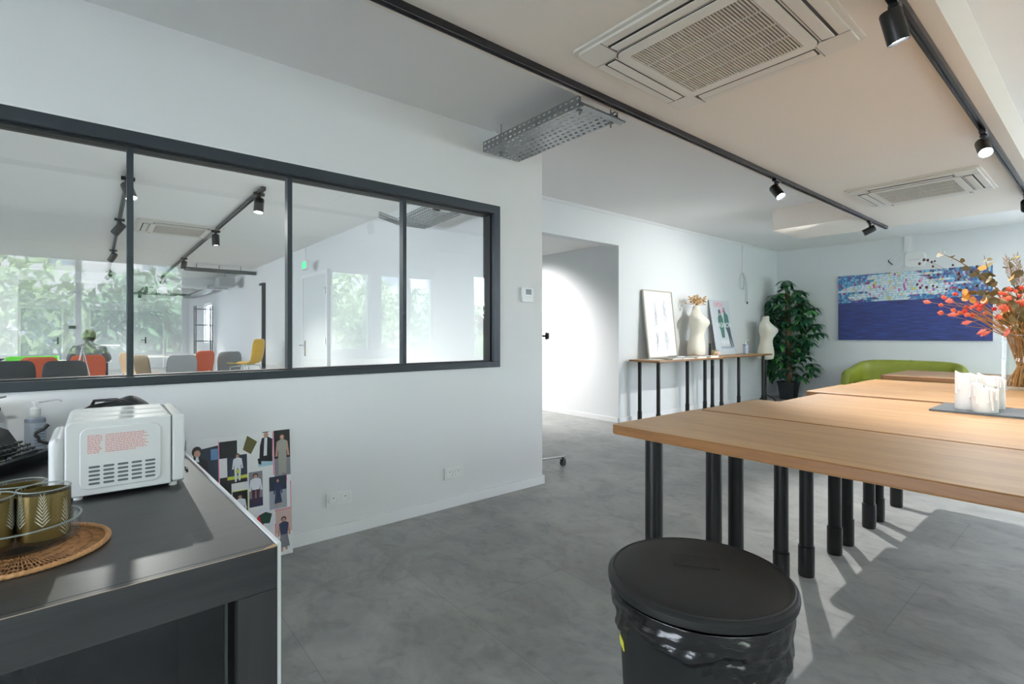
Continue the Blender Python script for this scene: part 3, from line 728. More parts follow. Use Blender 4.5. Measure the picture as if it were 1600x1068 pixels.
# ------------------------------------------------------------------ console cabinet with open compartment
CX0, CX1, CY0, CY1, CZ = -2.93, -1.27, -2.3, .33, .70
t = thing('console_cabinet', 'large black stained wooden console with glazed compartment, carrying the microwave', 'cabinet', (CX1, CY1, 0), R(2.3))
def L3(x, y, z): return (x-CX1, y-CY1, z)
mb = MB(); mb.box(L3(CX0, CY0, CZ-.10), L3(CX1-.02, CY1-.083, CZ-.022)); mb.box(L3(CX0, CY0, 0), L3(CX1-.75, CY1-.09, CZ-.1))
mb.box(L3(CX0, CY1-.085, 0), L3(CX1-.02, CY1-.06, CZ-.022)); mb.box(L3(CX1-.75, CY0, 0), L3(CX1-.02, CY1-.085, .03))
mb.build('carcass', mat('shaded_interior', '#08090a', .6), t)  # shade of the compartment put into this near-black colour
mb = MB(); mb.box(L3(CX0, CY0, CZ-.022), L3(CX1-.0205, CY1, CZ)); mb.build('top', M_blackwood, t, bevel=.0015, bseg=2)
mb = MB(); mb.box(L3(CX1-.02, CY0, CZ-.098), L3(CX1, CY1, CZ)); mb.build('front_rail', M_blackwood, t, bevel=.001)
M_bwv = wood_material('black_stained_upright', '#222223', '#313132', (16, 16, 1.0), .42, .75)
mb = MB(); mb.box(L3(CX1-.02, CY1-.084, 0), L3(CX1, CY1, CZ-.0985)); mb.box(L3(CX0, CY1-.03, 0), L3(CX1-.0205, CY1, CZ-.0225)); mb.build('end_panel', M_bwv, t)
mb = MB(); mb.box((-.0015, CY0-CY1+.005, CZ-.0005), (.0008, -.004, CZ+.0006)); mb.build('edge_wear', mat('worn_edge', '#a89a88', .6), t)
mb = MB(); mb.prism([(-.02, .0), (.001, .0), (.001, -.09), (-.001, -.03)], CZ-.0003, CZ+.0007); mb.build('worn_corner', mat('bare_wood_chip', '#a98d6c', .7, noise=(60, .3)), t)
gp = MB().box((-.036, CY0-CY1+.1, .03), (-.031, -.10, CZ-.1)).build('glass_door', glass_mat('shade_tinted_glass', (.6, .62, .65), .05), t)  # glass tint darkened to deepen the shade inside the compartment
mb = MB(); mb.box((-.04, -.103, .03), (-.028, -.098, CZ-.1)); mb.build('door_edge', mat('glass_edge', '#3c4241', .3), gp)
# things inside
t = thing('handbag', 'dark crumpled leather bag inside the console compartment', 'bag', (-1.62, -.18, .03), .5)
rings = []
rr = random.Random(2)
for j in range(12):
    v = j/11; w_ = .17*(1-.35*v**2)*(1+.06*math.sin(j*2.1)); d_ = .085*(1-.55*v); ring = []
    for a in range(28):
        th = 2*PI*a/28; k = 1+.05*math.sin(3*th+j)+.04*math.sin(7*th+2*j)
        ring.append((w_*k*abs(math.cos(th))**.7*(1 if math.cos(th) > 0 else -1), d_*k*abs(math.sin(th))**.8*(1 if math.sin(th) > 0 else -1), v*.42+.01*math.sin(5*th+j)*(v > 0)))
    rings.append(ring)
MB().loft(rings).build('body', mat('black_leather', '#3a3c3e', .45, bump=(25, .5)), t, smooth=60)
MB().path([(-.1, 0, .38), (-.09, .02, .46), (-.02, .03, .49), (.06, .02, .46), (.09, 0, .38)], .009, 10).build('handle', M_black, t, smooth=60)
t = thing('umbrella', 'grey wooden umbrella handle lying in the dark compartment', 'umbrella', (-1.50, -.05, .36), 0)
MB().path([(-.02, -.34, -.24), (-.02, -.16, -.10), (-.02, -.04, -.02), (-.02, .02, -.005)], [.012, .016, .014, .010], 12).build('handle', mat('grey_wood_handle', '#6e6765', .5), t, smooth=60)
MB().path([(-.02, -.55, -.325), (-.02, -.34, -.24)], [.035, .02], 14).build('canopy', mat('umbrella_cloth', '#1c1d20', .8), t, smooth=60)

# white foam board standing against the cabinet end
mb = MB(); mb.box((0, 0, 0), (1.5, .008, .705)); tag(mb.build('foam_board', mat('white_foam_board', '#e8eaec', .6)), 'plain white foam board standing on edge against the console end', 'board', loc=(-2.775, .272, 0), rz=R(2.3))
# ---- mood board leaning on the wall
BW, BH = .49, .674
t = thing('mood_board', 'white mood board with fashion photos leaning on the wall behind the console', 'mood board', (-2.90, .345, 0.002), 0)
t.rotation_euler = (0, R(-5.0), 0)
MB().box((-.006, 0, 0), (0, BW, BH)).build('backing_board', mat('board_white', '#e6e7e8', .6), t)
PM = [mat('photo_%s' % n, c, .35) for n, c in [('dark_blue', '#27303f'), ('sky_blue', '#5d83ad'), ('black', '#17181c'), ('olive', '#55522a'), ('skin', '#b48a78'), ('white', '#dfe2ea'),
      ('pink', '#e23a8c'), ('lime', '#c2cc4a'), ('grey', '#7f7f86'), ('dark_hair', '#2a2422'), ('maroon', '#4a2730'), ('red', '#c21c2c'), ('green', '#1d3f34'), ('jeans', '#9fc0d0'), ('pinkbg', '#c9b0aa'), ('silver', '#9a9890'), ('navy', '#2b3350'), ('road', '#9aa0a8')]]
K = {n.name.replace('photo_', ''): i for i, n in enumerate(PM)}
class Card:
    def __init__(s): s.mb = MB(); s.d = .0006
    def poly(s, pts, c):
        s.d += .00008
        n = len(pts); o = [(s.d, y, z) for y, z in pts]+[(0, y, z) for y, z in pts]
        fs = [list(range(n))]+[[i, (i+1) % n, n+(i+1) % n, n+i] for i in range(n)]
        s.mb.add(o, fs, K[c]); return s
    def rect(s, y0, z0, y1, z1, c): return s.poly([(y0, z0), (y1, z0), (y1, z1), (y0, z1)], c)
    def ell(s, cy, cz, ry, rz, c): return s.poly([(cy+ry*math.cos(a), cz+rz*math.sin(a)) for a in [2*PI*k/16 for k in range(16)]], c)
    def person(s, cy, z0, h, top, bottom, hair='dark_hair', wide=1, skirt=False, arms=None, legs=True):
        w_ = h*.12*wide
        if skirt: s.poly([(cy-w_*.8, z0+h*.5), (cy+w_*.8, z0+h*.5), (cy+w_*1.3, z0+h*.12), (cy-w_*1.2, z0+h*.1)], bottom)
        s.poly([(cy-w_*.9, z0+h*.5), (cy-w_*.1, z0+h*.5), (cy-w_*.3, z0+.0*h), (cy-w_*.8, z0)], bottom if not skirt else 'skin')
        s.poly([(cy+w_*.1, z0+h*.5), (cy+w_*.9, z0+h*.5), (cy+w_*.7, z0+.03*h), (cy+w_*.25, z0+.03*h)], bottom if not skirt else 'skin')
        if skirt: s.poly([(cy-w_*.8, z0+h*.52), (cy+w_*.8, z0+h*.52), (cy+w_*1.25, z0+h*.12), (cy-w_*1.15, z0+h*.1)], bottom)
        s.poly([(cy-w_*1.5, z0+h*.45), (cy-w_*1.05, z0+h*.45), (cy-w_*.8, z0+h*.78), (cy-w_*1.15, z0+h*.8)], arms or top)
        s.poly([(cy+w_*1.05, z0+h*.45), (cy+w_*1.5, z0+h*.45), (cy+w_*1.15, z0+h*.8), (cy+w_*.8, z0+h*.78)], arms or top)
        s.poly([(cy-w_*.8, z0+h*.48), (cy+w_*.8, z0+h*.48), (cy+w_*1.1, z0+h*.8), (cy+w_*.3, z0+h*.85), (cy-w_*.3, z0+h*.85), (cy-w_*1.1, z0+h*.8)], top)
        s.ell(cy, z0+h*.925, w_*.62, h*.075, hair); s.ell(cy, z0+h*.905, w_*.42, h*.055, 'skin'); return s
    def done(s, name, label=None, parent=None): return s.mb.build(name, PM, parent or t, fix=False, label=label)
Card().poly([(.03, .62), (.06, .62), (.138, .63), (.138, .415), (.03, .415)], 'dark_blue').rect(.105, .56, .137, .615, 'sky_blue').poly([(.03, .45), (.1, .45), (.09, .56), (.05, .585), (.03, .57)], 'black').ell(.045, .61, .022, .027, 'dark_hair').ell(.046, .6, .014, .018, 'skin').poly([(.035, .56), (.055, .56), (.05, .585), (.042, .585)], 'white').done('photo', 'dark blue photo of a person in a coat')
Card().rect(.143, .56, .225, .645, 'black').done('photo', 'plain black card')
Card().rect(.178, .425, .271, .568, 'dark_blue').rect(.178, .445, .271, .462, 'lime').rect(.178, .425, .271, .445, 'black').person(.226, .432, .145, 'white', 'white').rect(.218, .475, .234, .492, 'lime').done('photo', 'photo of a person in a white suit')
Card().rect(.144, .37, .196, .462, 'black').done('photo', 'small black card')
Card().poly([(.252, .592), (.290, .563), (.322, .625), (.274, .662)], 'olive').done('fabric_swatch', 'olive fabric swatch')
Card().rect(.325, .49, .398, .535, 'jeans').poly([(.33, .52), (.395, .51), (.398, .63), (.375, .645), (.345, .64), (.335, .6)], 'black').poly([(.352, .545), (.368, .545), (.372, .64), (.358, .64)], 'white').poly([(.322, .535), (.34, .53), (.34, .5), (.326, .505)], 'black').ell(.366, .655, .012, .014, 'skin').poly([(.345, .667), (.385, .669), (.378, .672), (.352, .672)], 'black').done('photo', 'cut-out of a person in a black leather jacket')
Card().rect(.405, .425, .488, .672, 'black').rect(.405, .425, .488, .52, 'grey').person(.447, .43, .225, 'silver', 'silver', arms='skin', wide=.9).poly([(.43, .44), (.466, .44), (.462, .55), (.434, .55)], 'silver').done('photo', 'photo of a person in a silver dress')
Card().rect(.278, .285, .344, .468, 'grey').rect(.278, .285, .344, .33, 'navy').person(.31, .295, .165, 'white', 'maroon', wide=1.1).done('photo', 'photo of a person in a white shirt seen from behind')
Card().rect(.2, .262, .27, .381, 'black').person(.235, .22, .145, 'white', 'white', wide=1.2).done('photo', 'dark photo of a person in a white jacket')
Card().rect(.377, .252, .465, .425, 'road').rect(.377, .35, .465, .425, 'dark_blue').person(.42, .265, .15, 'navy', 'navy', skirt=True, wide=.85).done('photo', 'street photo of a person in a navy dress')
Card().ell(.345, .20, .052, .075, 'white').poly([(.305, .21), (.32, .235), (.345, .245), (.345, .15), (.36, .14)], 'red').poly([(.325, .235), (.355, .248), (.388, .232), (.375, .185), (.335, .19)], 'green').done('photo', 'cut-out of a red and green cap')
Card().rect(.405, .12, .488, .25, 'pinkbg').poly([(.425, .08), (.467, .08), (.477, .03), (.415, .03)], 'white').person(.446, .02, .185, 'navy', 'grey', skirt=True, arms='skin').done('photo', 'photo of a person in a patterned skirt')
Card().rect(.252, .384, .278, .429, 'white').done('photo')
for (y0, z0, y1, z1, c) in [(.139, .44, .1415, .65, 'pink'), (.399, .435, .402, .67, 'pink'), (.484, .248, .487, .389, 'pink'), (.40, .2405, .487, .244, 'pink'), (.402, .105, .405, .176, 'pink'), (.197, .381, .271, .384, 'lime'), (.270, .262, .273, .385, 'lime'), (.465, .39, .467, .43, 'pink')]:
    Card().rect(y0, z0, y1, z1, c).done('tape', 'pink tape' if c == 'pink' else 'yellow-green tape')

# ------------------------------------------------------------------ microwave
MWX0, MWX1, MWY0, MWY1 = -2.33, -1.985, -.072, .232
t = thing('microwave', 'small white microwave with vents and red warning text on its side', 'microwave', (MWX1, MWY0, CZ))
Mmw = mat('microwave_enamel', '#dfe0e0', .28, coat=.3)
H = .238; W = MWX1-MWX0
mb = MB()
def yz_prism(mb, poly, x0, x1, m=0): return mb.prism(poly, x0, x1, m, M=Matrix(((0,0,1,0),(1,0,0,0),(0,1,0,0),(0,0,0,1))))
yz_prism(mb, [(0, .012), (.262, .012), (.262, H), (.012, H), (0, H-.012)], -W, 0)
body = mb.build('casing', Mmw, t, bevel=.006, bseg=3)
mb = MB(); yz_prism(mb, rrect(.20, .185, .022, 5, .134, .124), -.004, .0035); mb.build('side_emboss', Mmw, t, bevel=.003, bseg=3)
mb = MB(); mb.box((-W+.004, .264, .016), (-.0015, .300, H-.002)); mb.build('door', Mmw, t, bevel=.008, bseg=4)
mb = MB(); mb.box((-W+.02, -.038, .03), (-.04, 0, H-.05)); mb.build('rear_housing', Mmw, t, bevel=.03, bseg=5)
for (x, y) in ((-.03, .03), (-.03, .27), (-W+.03, .03), (-W+.03, .27)):
    mb = MB(); mb.lathe([(.001, 0), (.011, 0), (.012, .013), (.001, .013)], (x, y, 0), 16); mb.build('foot', M_plastic_w, t)
mb = MB()
for k in range(5):
    for j in range(5):
        y0 = .056+k*.0345; z0 = .048+j*.0125
        mb.prism(rrect(.027, .0066, .0032, 3, y0+.012, z0), .0035, .0041, M=Matrix(((0,0,1,0),(1,0,0,0),(0,1,0,0),(0,0,0,1))))
mb.build('vent_slots', mat('vent_dark', '#5d6569', .7), t)
mb = MB(); rnd = random.Random(9)
for j in range(11):
    z0 = .192-j*.0052; y = .052
    while y < .088 and j < 11:
        w_ = rnd.uniform(.003, .009)
        if y+w_ < .089 and not (j > 5 and y > .078): mb.box((.0036, y, z0), (.0039, y+w_, z0+.0023))
        y += w_+.0016
    y = .094; lim = .206-rnd.uniform(0, .012) if j < 10 else .17
    while y < lim:
        w_ = rnd.uniform(.003, .010); 
        if y+w_ < lim: mb.box((.0036, y, z0), (.0039, y+w_, z0+.0023))
        y += w_+.0016
mb.build('warning_text', mat('red_print', '#cf7f78', .5), t)
mb = MB()
for xx, l in ((-.08, .12), (-.2, .1), (-.32, .14)): mb.box((xx-.012, .02, H), (xx-.010, .25, H+.0015)); mb.box((xx+.01, .02, H), (xx+.012, .25, H+.0015))
mb.build('top_ribs', Mmw, t)
MB().path([(-.12+.0*k, -.036-.033*math.sin(PI*k/16)-.004*math.cos(k), .222-.062*k/16) for k in range(17)], .0048, 12).build('power_cord', M_black, t, smooth=60)
tag(MB().path([(0, 0, .004), (.05, .02, .004), (.14, .03, .004), (.24, .02, .006), (.31, .035, .004), (.35, .03, .004)], .0035, 8).build('power_cable', M_black, smooth=60), 'black power cable trailing over the console edge behind the microwave', 'cable', loc=(-2.52, .225, CZ+.001))
# bag behind the microwave
t = thing('shoulder_bag', 'black rounded bag lying behind the microwave', 'bag', (-2.70, .085, CZ+.001), R(90))
rings = []
for j in range(15):
    v = j/14; x = -.115+.23*v; e = math.sin(PI*min(max(v, .04), .96))**.35; ring = []
    for a in range(24):
        th = 2*PI*a/24; ring.append((x+.01*math.sin(th), .10*e*math.cos(th), .118+(.116*e if math.sin(th) > 0 else .118*e)*math.sin(th)+.006*math.sin(4*v*PI)))
    rings.append(ring)
MB().loft(rings).build('body', mat('bag_leather', '#2a2c2f', .5, bump=(120, .2)), t, smooth=60)
MB().path([(.115, -.07, .12), (.05, -.095, .20), (-.02, -.07, .232), (-.09, 0, .225), (-.125, .05, .14)], .006, 8).build('piping', M_black, t, smooth=60)
MB().path([(-.15, -.04, .17), (-.10, -.03, .20), (.0, -.02, .215)], .012, 8).build('strap', M_black, t, smooth=60)

# soap dispensers
def soap(name, label, loc, s=1.0, rz=0, liquid='#b9c6da'):
    t = thing(name, label, 'soap bottle', loc, rz, 'pump bottles'); t.scale = (s, s, s)
    mb = MB(); mb.prism(rrect(.066, .05, .014, 5), 0, .145); mb.build('bottle', mat('clear_gel_bottle', liquid, .15, trans=.35, ior=1.4), t, bevel=.008, bseg=3)
    mb = MB(); mb.prism(rrect(.067, .051, .014, 5), .02, .125); mb.build('label', mat('bottle_label', '#c2ccdc', .5), t)
    mb = MB()
    for k in range(7): mb.box((.0338, -.016, .035+k*.011), (.0342, .016, .038+k*.011))
    mb.build('label_print', mat('label_print_blue', '#7488a8', .5), t)
    mb = MB(); mb.lathe([(.001, .145), (.012, .145), (.012, .152), (.0165, .152), (.0165, .178), (.012, .183), (.005, .185), (.005, .2), (.001, .2)], n=24)
    pump = mb.build('pump', M_plastic_w, t, smooth=40)
    mb = MB(); mb.prism(rrect(.024, .016, .005, 3), .2, .207); mb.path([(0, 0, .204), (0, .03, .205), (0, .068, .208), (0, .079, .204), (0, .084, .197)], [.006, .005, .0035, .003, .003], 10); mb.build('nozzle', M_plastic_w, pump, smooth=50)
    return t
soap('soap_dispenser', 'clear pump bottle of hand gel between typewriter and microwave', (-2.885, -.195, CZ+.001), 1.06, R(25))
soap('soap_dispenser', 'small pump bottle at the right end of the side tables', (-4.04, 8.45, ZT+.004), 1.15, R(-20))
mb = MB(); mb.prism(rrect(.05, .035, .008), 0, .10); tag(mb.build('clear_box', mat('clear_plastic', '#c7cdd3', .15, trans=.5), bevel=.004), 'small clear plastic bottle beside the gel dispenser', 'bottle', loc=(-2.86, -.09, CZ+.001), rz=.2)

# ------------------------------------------------------------------ typewriter
t = thing('typewriter', 'old black typewriter with round keys at the left picture edge', 'typewriter', (-2.685, -.37, CZ+.001), R(0))
t.rotation_euler = (0, 0, R(61))
# local: front (keyboard) towards +x, width along y
Mt = mat('typewriter_enamel', '#16191b', .3, coat=.4); Mkey = mat('key_black', '#23272a', .35)
W2 = .15
mb = MB(); mb.box((-.17, -W2, .012), (.20, W2, .03)); mb.box((.17, -W2, .006), (.2, W2, .045)); mb.build('base', Mt, t, bevel=.004)
mb = MB()
prof = [(-.17, .03), (.075, .03), (.08, .07), (.045, .125), (.01, .14), (-.17, .14)]
mb.prism(prof, -W2+.01, W2-.01, M=Matrix(((1,0,0,0),(0,0,1,0),(0,1,0,0),(0,0,0,1)))); mb.build('body', Mt, t, bevel=.008, bseg=3)
mb = MB(); mb.box((-.12, -W2-.002, .06), (.0, -W2+.012, .10)); mb.tube((-.03, -W2-.02, .12), (-.03, -W2+.01, .12), .012); mb.tube((-.05, W2-.01, .09), (-.05, W2+.025, .09), .009)
mb.build('side_lever', Mt, t, bevel=.002)
for r_ in range(4):
    for c_ in range(11):
        x = .098+r_*.021; z = .078-r_*.012; y = -.12+c_*.0235+(r_ % 2)*.008
        mb = MB(); mb.tube((x, y, z-.003), (x, y, z+.003), .0085, n=14); mb.tube((x, y, .04), (x, y, z-.003), .0015, n=6)
        k = mb.build('key', Mkey, t, smooth=40)
        mb = MB(); mb.lathe([(.0085, .0028), (.0093, .0028), (.0093, .0045), (.0085, .0045)], (x, y, z), 14, closed=True); mb.build('key_ring', M_chrome, k)
MB().box((.175, -.06, .048), (.19, .07, .058)).build('space_bar', Mkey, t, bevel=.002)
mb = MB(); mb.tube((-.085, -.17, .19), (-.085, .235, .19), .021, n=24); mb.build('platen_roller', mat('platen_rubber', '#202224', .5), t, smooth=40)
for s in (-1, 1):
    MB().tube((-.085, .235 if s > 0 else -.17, .19), (-.085, .262 if s > 0 else -.2, .19), .017, n=20).build('platen_knob', Mkey, t, smooth=40)
mb = MB(); mb.box((-.13, -.165, .15), (-.105, .23, .21)); mb.box((-.125, -.17, .140), (-.04, .235, .158)); mb.tube((-.055, -.16, .168), (-.055, .225, .168), .005); mb.tube((-.07, -.16, .218), (-.07, .225, .218), .004)
for y in (-.16, -.03, .1, .225): mb.box((-.12, y-.003, .15), (-.05, y+.003, .226))
mb.build('carriage', M_chrome, t, bevel=.002)
MB().path([(-.09, .2, .22), (-.07, .22, .235), (-.03, .235, .245)], .004, 8).build('return_lever', M_chrome, t, smooth=50)
MB().path([(-.09, .13, .21), (-.095, .135, .245), (-.08, .15, .262)], .003, 8).build('paper_finger', M_chrome, t, smooth=50)
mb = MB()
for k in range(24):
    a = R(200+140*k/23); mb.tube((-.02, .0, .10), (-.02+.0*k+.035*math.sin(a)*-.3, .085*math.cos(a), .135+.02*math.sin(a)), .0012, n=4)
mb.build('type_bars', M_steel, t)

# ------------------------------------------------------------------ rattan mat, bowl and glasses
t = thing('rattan_placemat', 'round woven rattan placemat on the console front corner', 'placemat', (-1.605, -.134, CZ))
Mrat = mat('rattan', '#94683f', .6, noise=(60, .35), bump=(150, .4)); Mrat2 = mat('rattan_light', '#b98a5c', .55, noise=(80, .3), bump=(150, .4))
mb = MB(); mb.lathe([(.001, .001), (.152, .001), (.152, .003), (.001, .003)], n=64); mb.build('weave_ground', mat('rattan_dark', '#2c1d12', .8), t)
mb = MB()
for k in range(104):
    a = 2*PI*k/104; r0 = .03 if k % 2 else .06
    mb.path([(r0*math.cos(a), r0*math.sin(a), .0045), (.155*math.cos(a), .155*math.sin(a), .0045)], .0016, 5)
for rr_ in (.03, .055, .08, .104, .128):
    mb.path([(rr_*math.cos(2*PI*k/72), rr_*math.sin(2*PI*k/72), .0052+.0012*(-1)**k) for k in range(72)], .0017, 5, closed=True)
mb.build('weave', Mrat, t, smooth=60)
mb = MB()
mb.path([((.158+.0012*math.cos(k*2.1))*math.cos(2*PI*k/240), (.158+.0012*math.cos(k*2.1))*math.sin(2*PI*k/240), .0058+.0007*math.sin(k*2.1)) for k in range(240)], .0056, 8, closed=True)
mb.build('rim_coil', Mrat2, t, smooth=60)
M_clear = glass_mat('clear_glassware', (.955, .965, .96), .06)
t = thing('glass_bowl', 'low clear glass bowl holding the gold tumblers', 'bowl', (-1.642, -.142, CZ+.0125))
mb = MB(); mb.lathe([(.001, 0), (.105, 0), (.112, .006), (.115, .045), (.1165, .05), (.114, .0505), (.1115, .047), (.108, .010), (.102, .005), (.001, .005)], n=64); mb.build('bowl', M_clear, t, smooth=50)
MB().lathe([(.1115, .0485), (.1165, .0485), (.1165, .0512), (.1115, .0512)], n=64, closed=True).build('rim', mat('glass_rim', '#c3ccc9', .08, trans=.5), t, smooth=60)
def frond(mb, n_, z0, z1, r, th0, seg=9):
    for k in range(seg):
        v = k/seg; z = z0+(z1-z0)*v; l = .30*(1-v*.75)
        for s in (-1, 1):
            pts = []
            for q in ((0, 0), (.5, .003), (1, .007), (.5, .0065), (0, .0022)):
                th = th0+s*l*q[0]; pts.append((r*math.cos(th), r*math.sin(th), z+q[1]+q[0]*.010))
            mb.add(pts, [(0, 1, 2, 3, 4)])
GG = 'glasses standing in the clear bowl'
def tumbler(label, x, y, rz, gold=True, h=.122, r=.0485, z=CZ+.0185):
    t = thing('tumbler', label, 'glass', (x, y, z), rz, GG)
    mb = MB(); mb.lathe([(.001, 0), (r*.9, 0), (r*.97, .006), (r, h), (r-.002, h), (r*.97-.0025, .008), (r*.9, .006), (.001, .006)], n=48); mb.build('glass', M_clear, t, smooth=50)
    MB().lathe([(r-.0024, h-.001), (r+.0004, h-.001), (r+.0004, h+.0012), (r-.0024, h+.0012)], n=48, closed=True).build('rim', mat('glass_rim', '#c3ccc9', .08, trans=.5), t, smooth=60)
    if gold:
        mb = MB(); mb.lathe([(r*.965, .010), (r*.992, h*.93)], n=48); mb.build('gold_lining', mat('brushed_gold', '#8f7a48', .32, metal=.8, bump=(8, .3, (10, 10, .5))), t, smooth=60)
        mb = MB()
        for k in range(7):
            up = k % 2; frond(mb, 0, .012+.03*(k % 3 == 0), h*.92-.02*(k % 3 == 1), r+.0006, 2*PI*k/7)
        mb.build('leaf_print', mat('pale_gold_print', '#d9d8c4', .35), t)
    return t
tumbler('right gold lined tumbler with leaf print in the clear bowl', -1.614, -.094, 0)
tumbler('gold tumbler behind the others, farthest from the camera', -1.698, -.142, 1.1)
tumbler('gold lined tumbler at the left picture edge in the bowl', -1.614, -.190, 2.0, h=.116)

# ------------------------------------------------------------------ slate tray and candles
mb = MB(); rnd = random.Random(3)
pts = []
for (ax, ay, bx, by) in ((-.16, -.16, .16, -.16), (.16, -.16, .16, .16), (.16, .16, -.16, .16), (-.16, .16, -.16, -.16)):
    for k in range(14):
        v = k/14; pts.append((ax+(bx-ax)*v+rnd.uniform(-.0012, .0012), ay+(by-ay)*v+rnd.uniform(-.0012, .0012)))
mb.prism(pts, 0, .008); tag(mb.build('slate_tray', mat('slate', '#4d5459', .45, noise=(14, .25), bump=(40, .3))), 'square dark slate tray carrying the white candles', 'tray', loc=(-.385, 3.02, ZT+.0005), rz=0)
M_wax = mat('white_wax', '#dddbd8', .4, sss=.0, bump=(25, .15))
def candle(x, y, r, h, label, seed, dip=.02):
    t = thing('pillar_candle', label, 'candle', (x, y, ZT+.009), rz=seed, group='white pillar candles on the slate tray')
    n = 48; rings = []; rn = random.Random(seed)
    def topz(a): return h-dip*(.5+.5*math.cos(a+seed))+.004*math.sin(3*a+seed)
    for k, (rf, zf) in enumerate([(.97, 0), (1, .03), (1, .3), (.995, .6), (1.0, .85), (.995, .97), (.97, 1.0), (.9, 1.0), (.84, .985), (.78, .90), (.6, .86), (.02, .85)]):
        rings.append([(r*rf*math.cos(2*PI*a/n)*(1+.006*math.sin(5*2*PI*a/n+k)), r*rf*math.sin(2*PI*a/n), topz(2*PI*a/n)*zf) for a in range(n)])
    MB().loft(rings, 0, True).build('wax', M_wax, t, smooth=60)
    mb = MB()
    for k in range(9):
        a = rn.uniform(0, 6.28); l = rn.uniform(.2, .7)*h; z1 = topz(a)*.99; rr_ = r*.998
        mb.path([(rr_*math.cos(a), rr_*math.sin(a), z1), (rr_*1.01*math.cos(a), rr_*1.01*math.sin(a), z1-l*.5), (rr_*1.0*math.cos(a+.03), rr_*1.0*math.sin(a+.03), z1-l)], [.003, .0035, .005], 8)
        if l < .35*h: mb.ball((rr_*math.cos(a+.03), rr_*math.sin(a+.03), z1-l), .0055, 8, 6)
    mb.build('drip', M_wax, t, smooth=70)
    MB().path([(0, 0, h*.84), (.001, .001, h*.9), (.003, .001, h*.93)], .0016, 6).build('wick', M_black, t)
candle(-.437, 2.985, .041, .164, 'tallest white candle at the left of the slate tray', 1, .018)
candle(-.372, 2.925, .044, .122, 'short wide white candle in front on the slate tray', 2.6, .026)
candle(-.372, 3.10, .046, .152, 'middle height white candle behind the short one', 4, .02)

# ------------------------------------------------------------------ glass vase with dried bouquet
VX, VY = -.36, 4.31
t = thing('glass_vase', 'tall clear glass cylinder vase holding the dried bouquet', 'vase', (VX, VY, ZT+.008))
MB().lathe([(.001, 0), (.106, 0), (.11, .004), (.11, .325), (.107, .328), (.105, .325), (.105, .018), (.001, .016)], n=56).build('glass', M_clear, t, smooth=50)
MB().lathe([(.104, .325), (.1105, .325), (.1105, .329), (.104, .329)], n=56, closed=True).build('rim', mat('glass_rim', '#c3ccc9', .08, trans=.5), t, smooth=60)
t = thing('dried_bouquet', 'dried bouquet of coral flowers, eucalyptus and straw stems in the glass vase', 'dried flowers', (VX, VY, ZT+.024))
rnd = random.Random(12)
ex, ey = math.cos(R(50.43)), math.sin(R(50.43))   # sideways direction in the room that fans out most of the bouquet
def bt(l, dpt, z): return Vector((ex*l-ey*dpt, ey*l+ex*dpt, z-ZT-.024))
def stem_pts(tip, seed):
    rn = random.Random(seed); a = rn.uniform(0, 6.28)
    b = Vector((-tip.x*.15+.05*math.cos(a), -tip.y*.15+.05*math.sin(a), .0))
    mid = Vector((tip.x*.22, tip.y*.22, .30)); mid.x += .03*math.cos(a); mid.y += .03*math.sin(a)
    d = math.hypot(mid.x, mid.y)
    if d > .09: mid.x *= .09/d; mid.y *= .09/d
    return [b, b.lerp(mid, .5), mid, mid.lerp(tip, .5)+Vector((0, 0, .02)), tip]
straw = MB(); dark_stem = MB(); coral = MB(); red = MB(); euc = MB(); amber = MB(); plume = MB(); berry = MB(); bunny = MB()
def fluffy(mb, c, r, dirv, seed, n=26, elong=1.0):
    rn = random.Random(seed); q = dirv.to_track_quat('Z', 'Y').to_matrix()
    mb.ball(c, (r*.8, r*.8, r*.8*elong), 8, 6, 0, q)
    for k in range(n):
        u = Vector((rn.gauss(0, 1), rn.gauss(0, 1), rn.gauss(0, 1))).normalized()
        p = q @ Vector((u.x*r*.7, u.y*r*.7, u.z*r*.7*elong)); o = q @ Vector((u.x*r*1.2, u.y*r*1.2, u.z*r*1.15*elong))
        s = (q @ Vector((-u.y, u.x, .2))).normalized()*r*.22
        mb.add([c+p-s, c+p+s, c+o], [(0, 1, 2)])
HEADS = {}
def flower_head(kind, p, r, dirv, k, elong=1.0, n=26):
    key = (kind, k % 4, round(elong, 1))
    if key not in HEADS:
        m_ = MB(); fluffy(m_, Vector((0, 0, 0)), 1.0, Vector((0, 0, 1)), k, n, elong)
        HEADS[key] = m_.build(kind, mat(kind, {'coral_flower': '#e86e50', 'red_flower': '#d8452f', 'bunny_tail': '#f08a78'}[kind], .75), t); o = HEADS[key]
    else:
        o = HEADS[key].copy(); COL.objects.link(o); o.parent = t
    o.location = p; o.scale = (r, r, r); o.rotation_euler = dirv.to_track_quat('Z', 'Y').to_euler()
# coral heads
for k in range(92):
    l = rnd.uniform(-.36, .36); z = 1.40+rnd.uniform(-.07, .075)-.10*abs(l)*(rnd.random() < .4); dp = rnd.uniform(-.2, .2)
    if k < 5: l = rnd.uniform(-.42, -.3); z = rnd.uniform(1.3, 1.42)
    tip = bt(l, dp, z); ps = stem_pts(tip, k)
    straw.path(ps, [.0018, .0018, .0018, .0015, .0012], 5)
    flower_head('coral_flower' if k % 4 else 'red_flower', tip, rnd.uniform(.012, .018), (tip-ps[3]).normalized(), k)
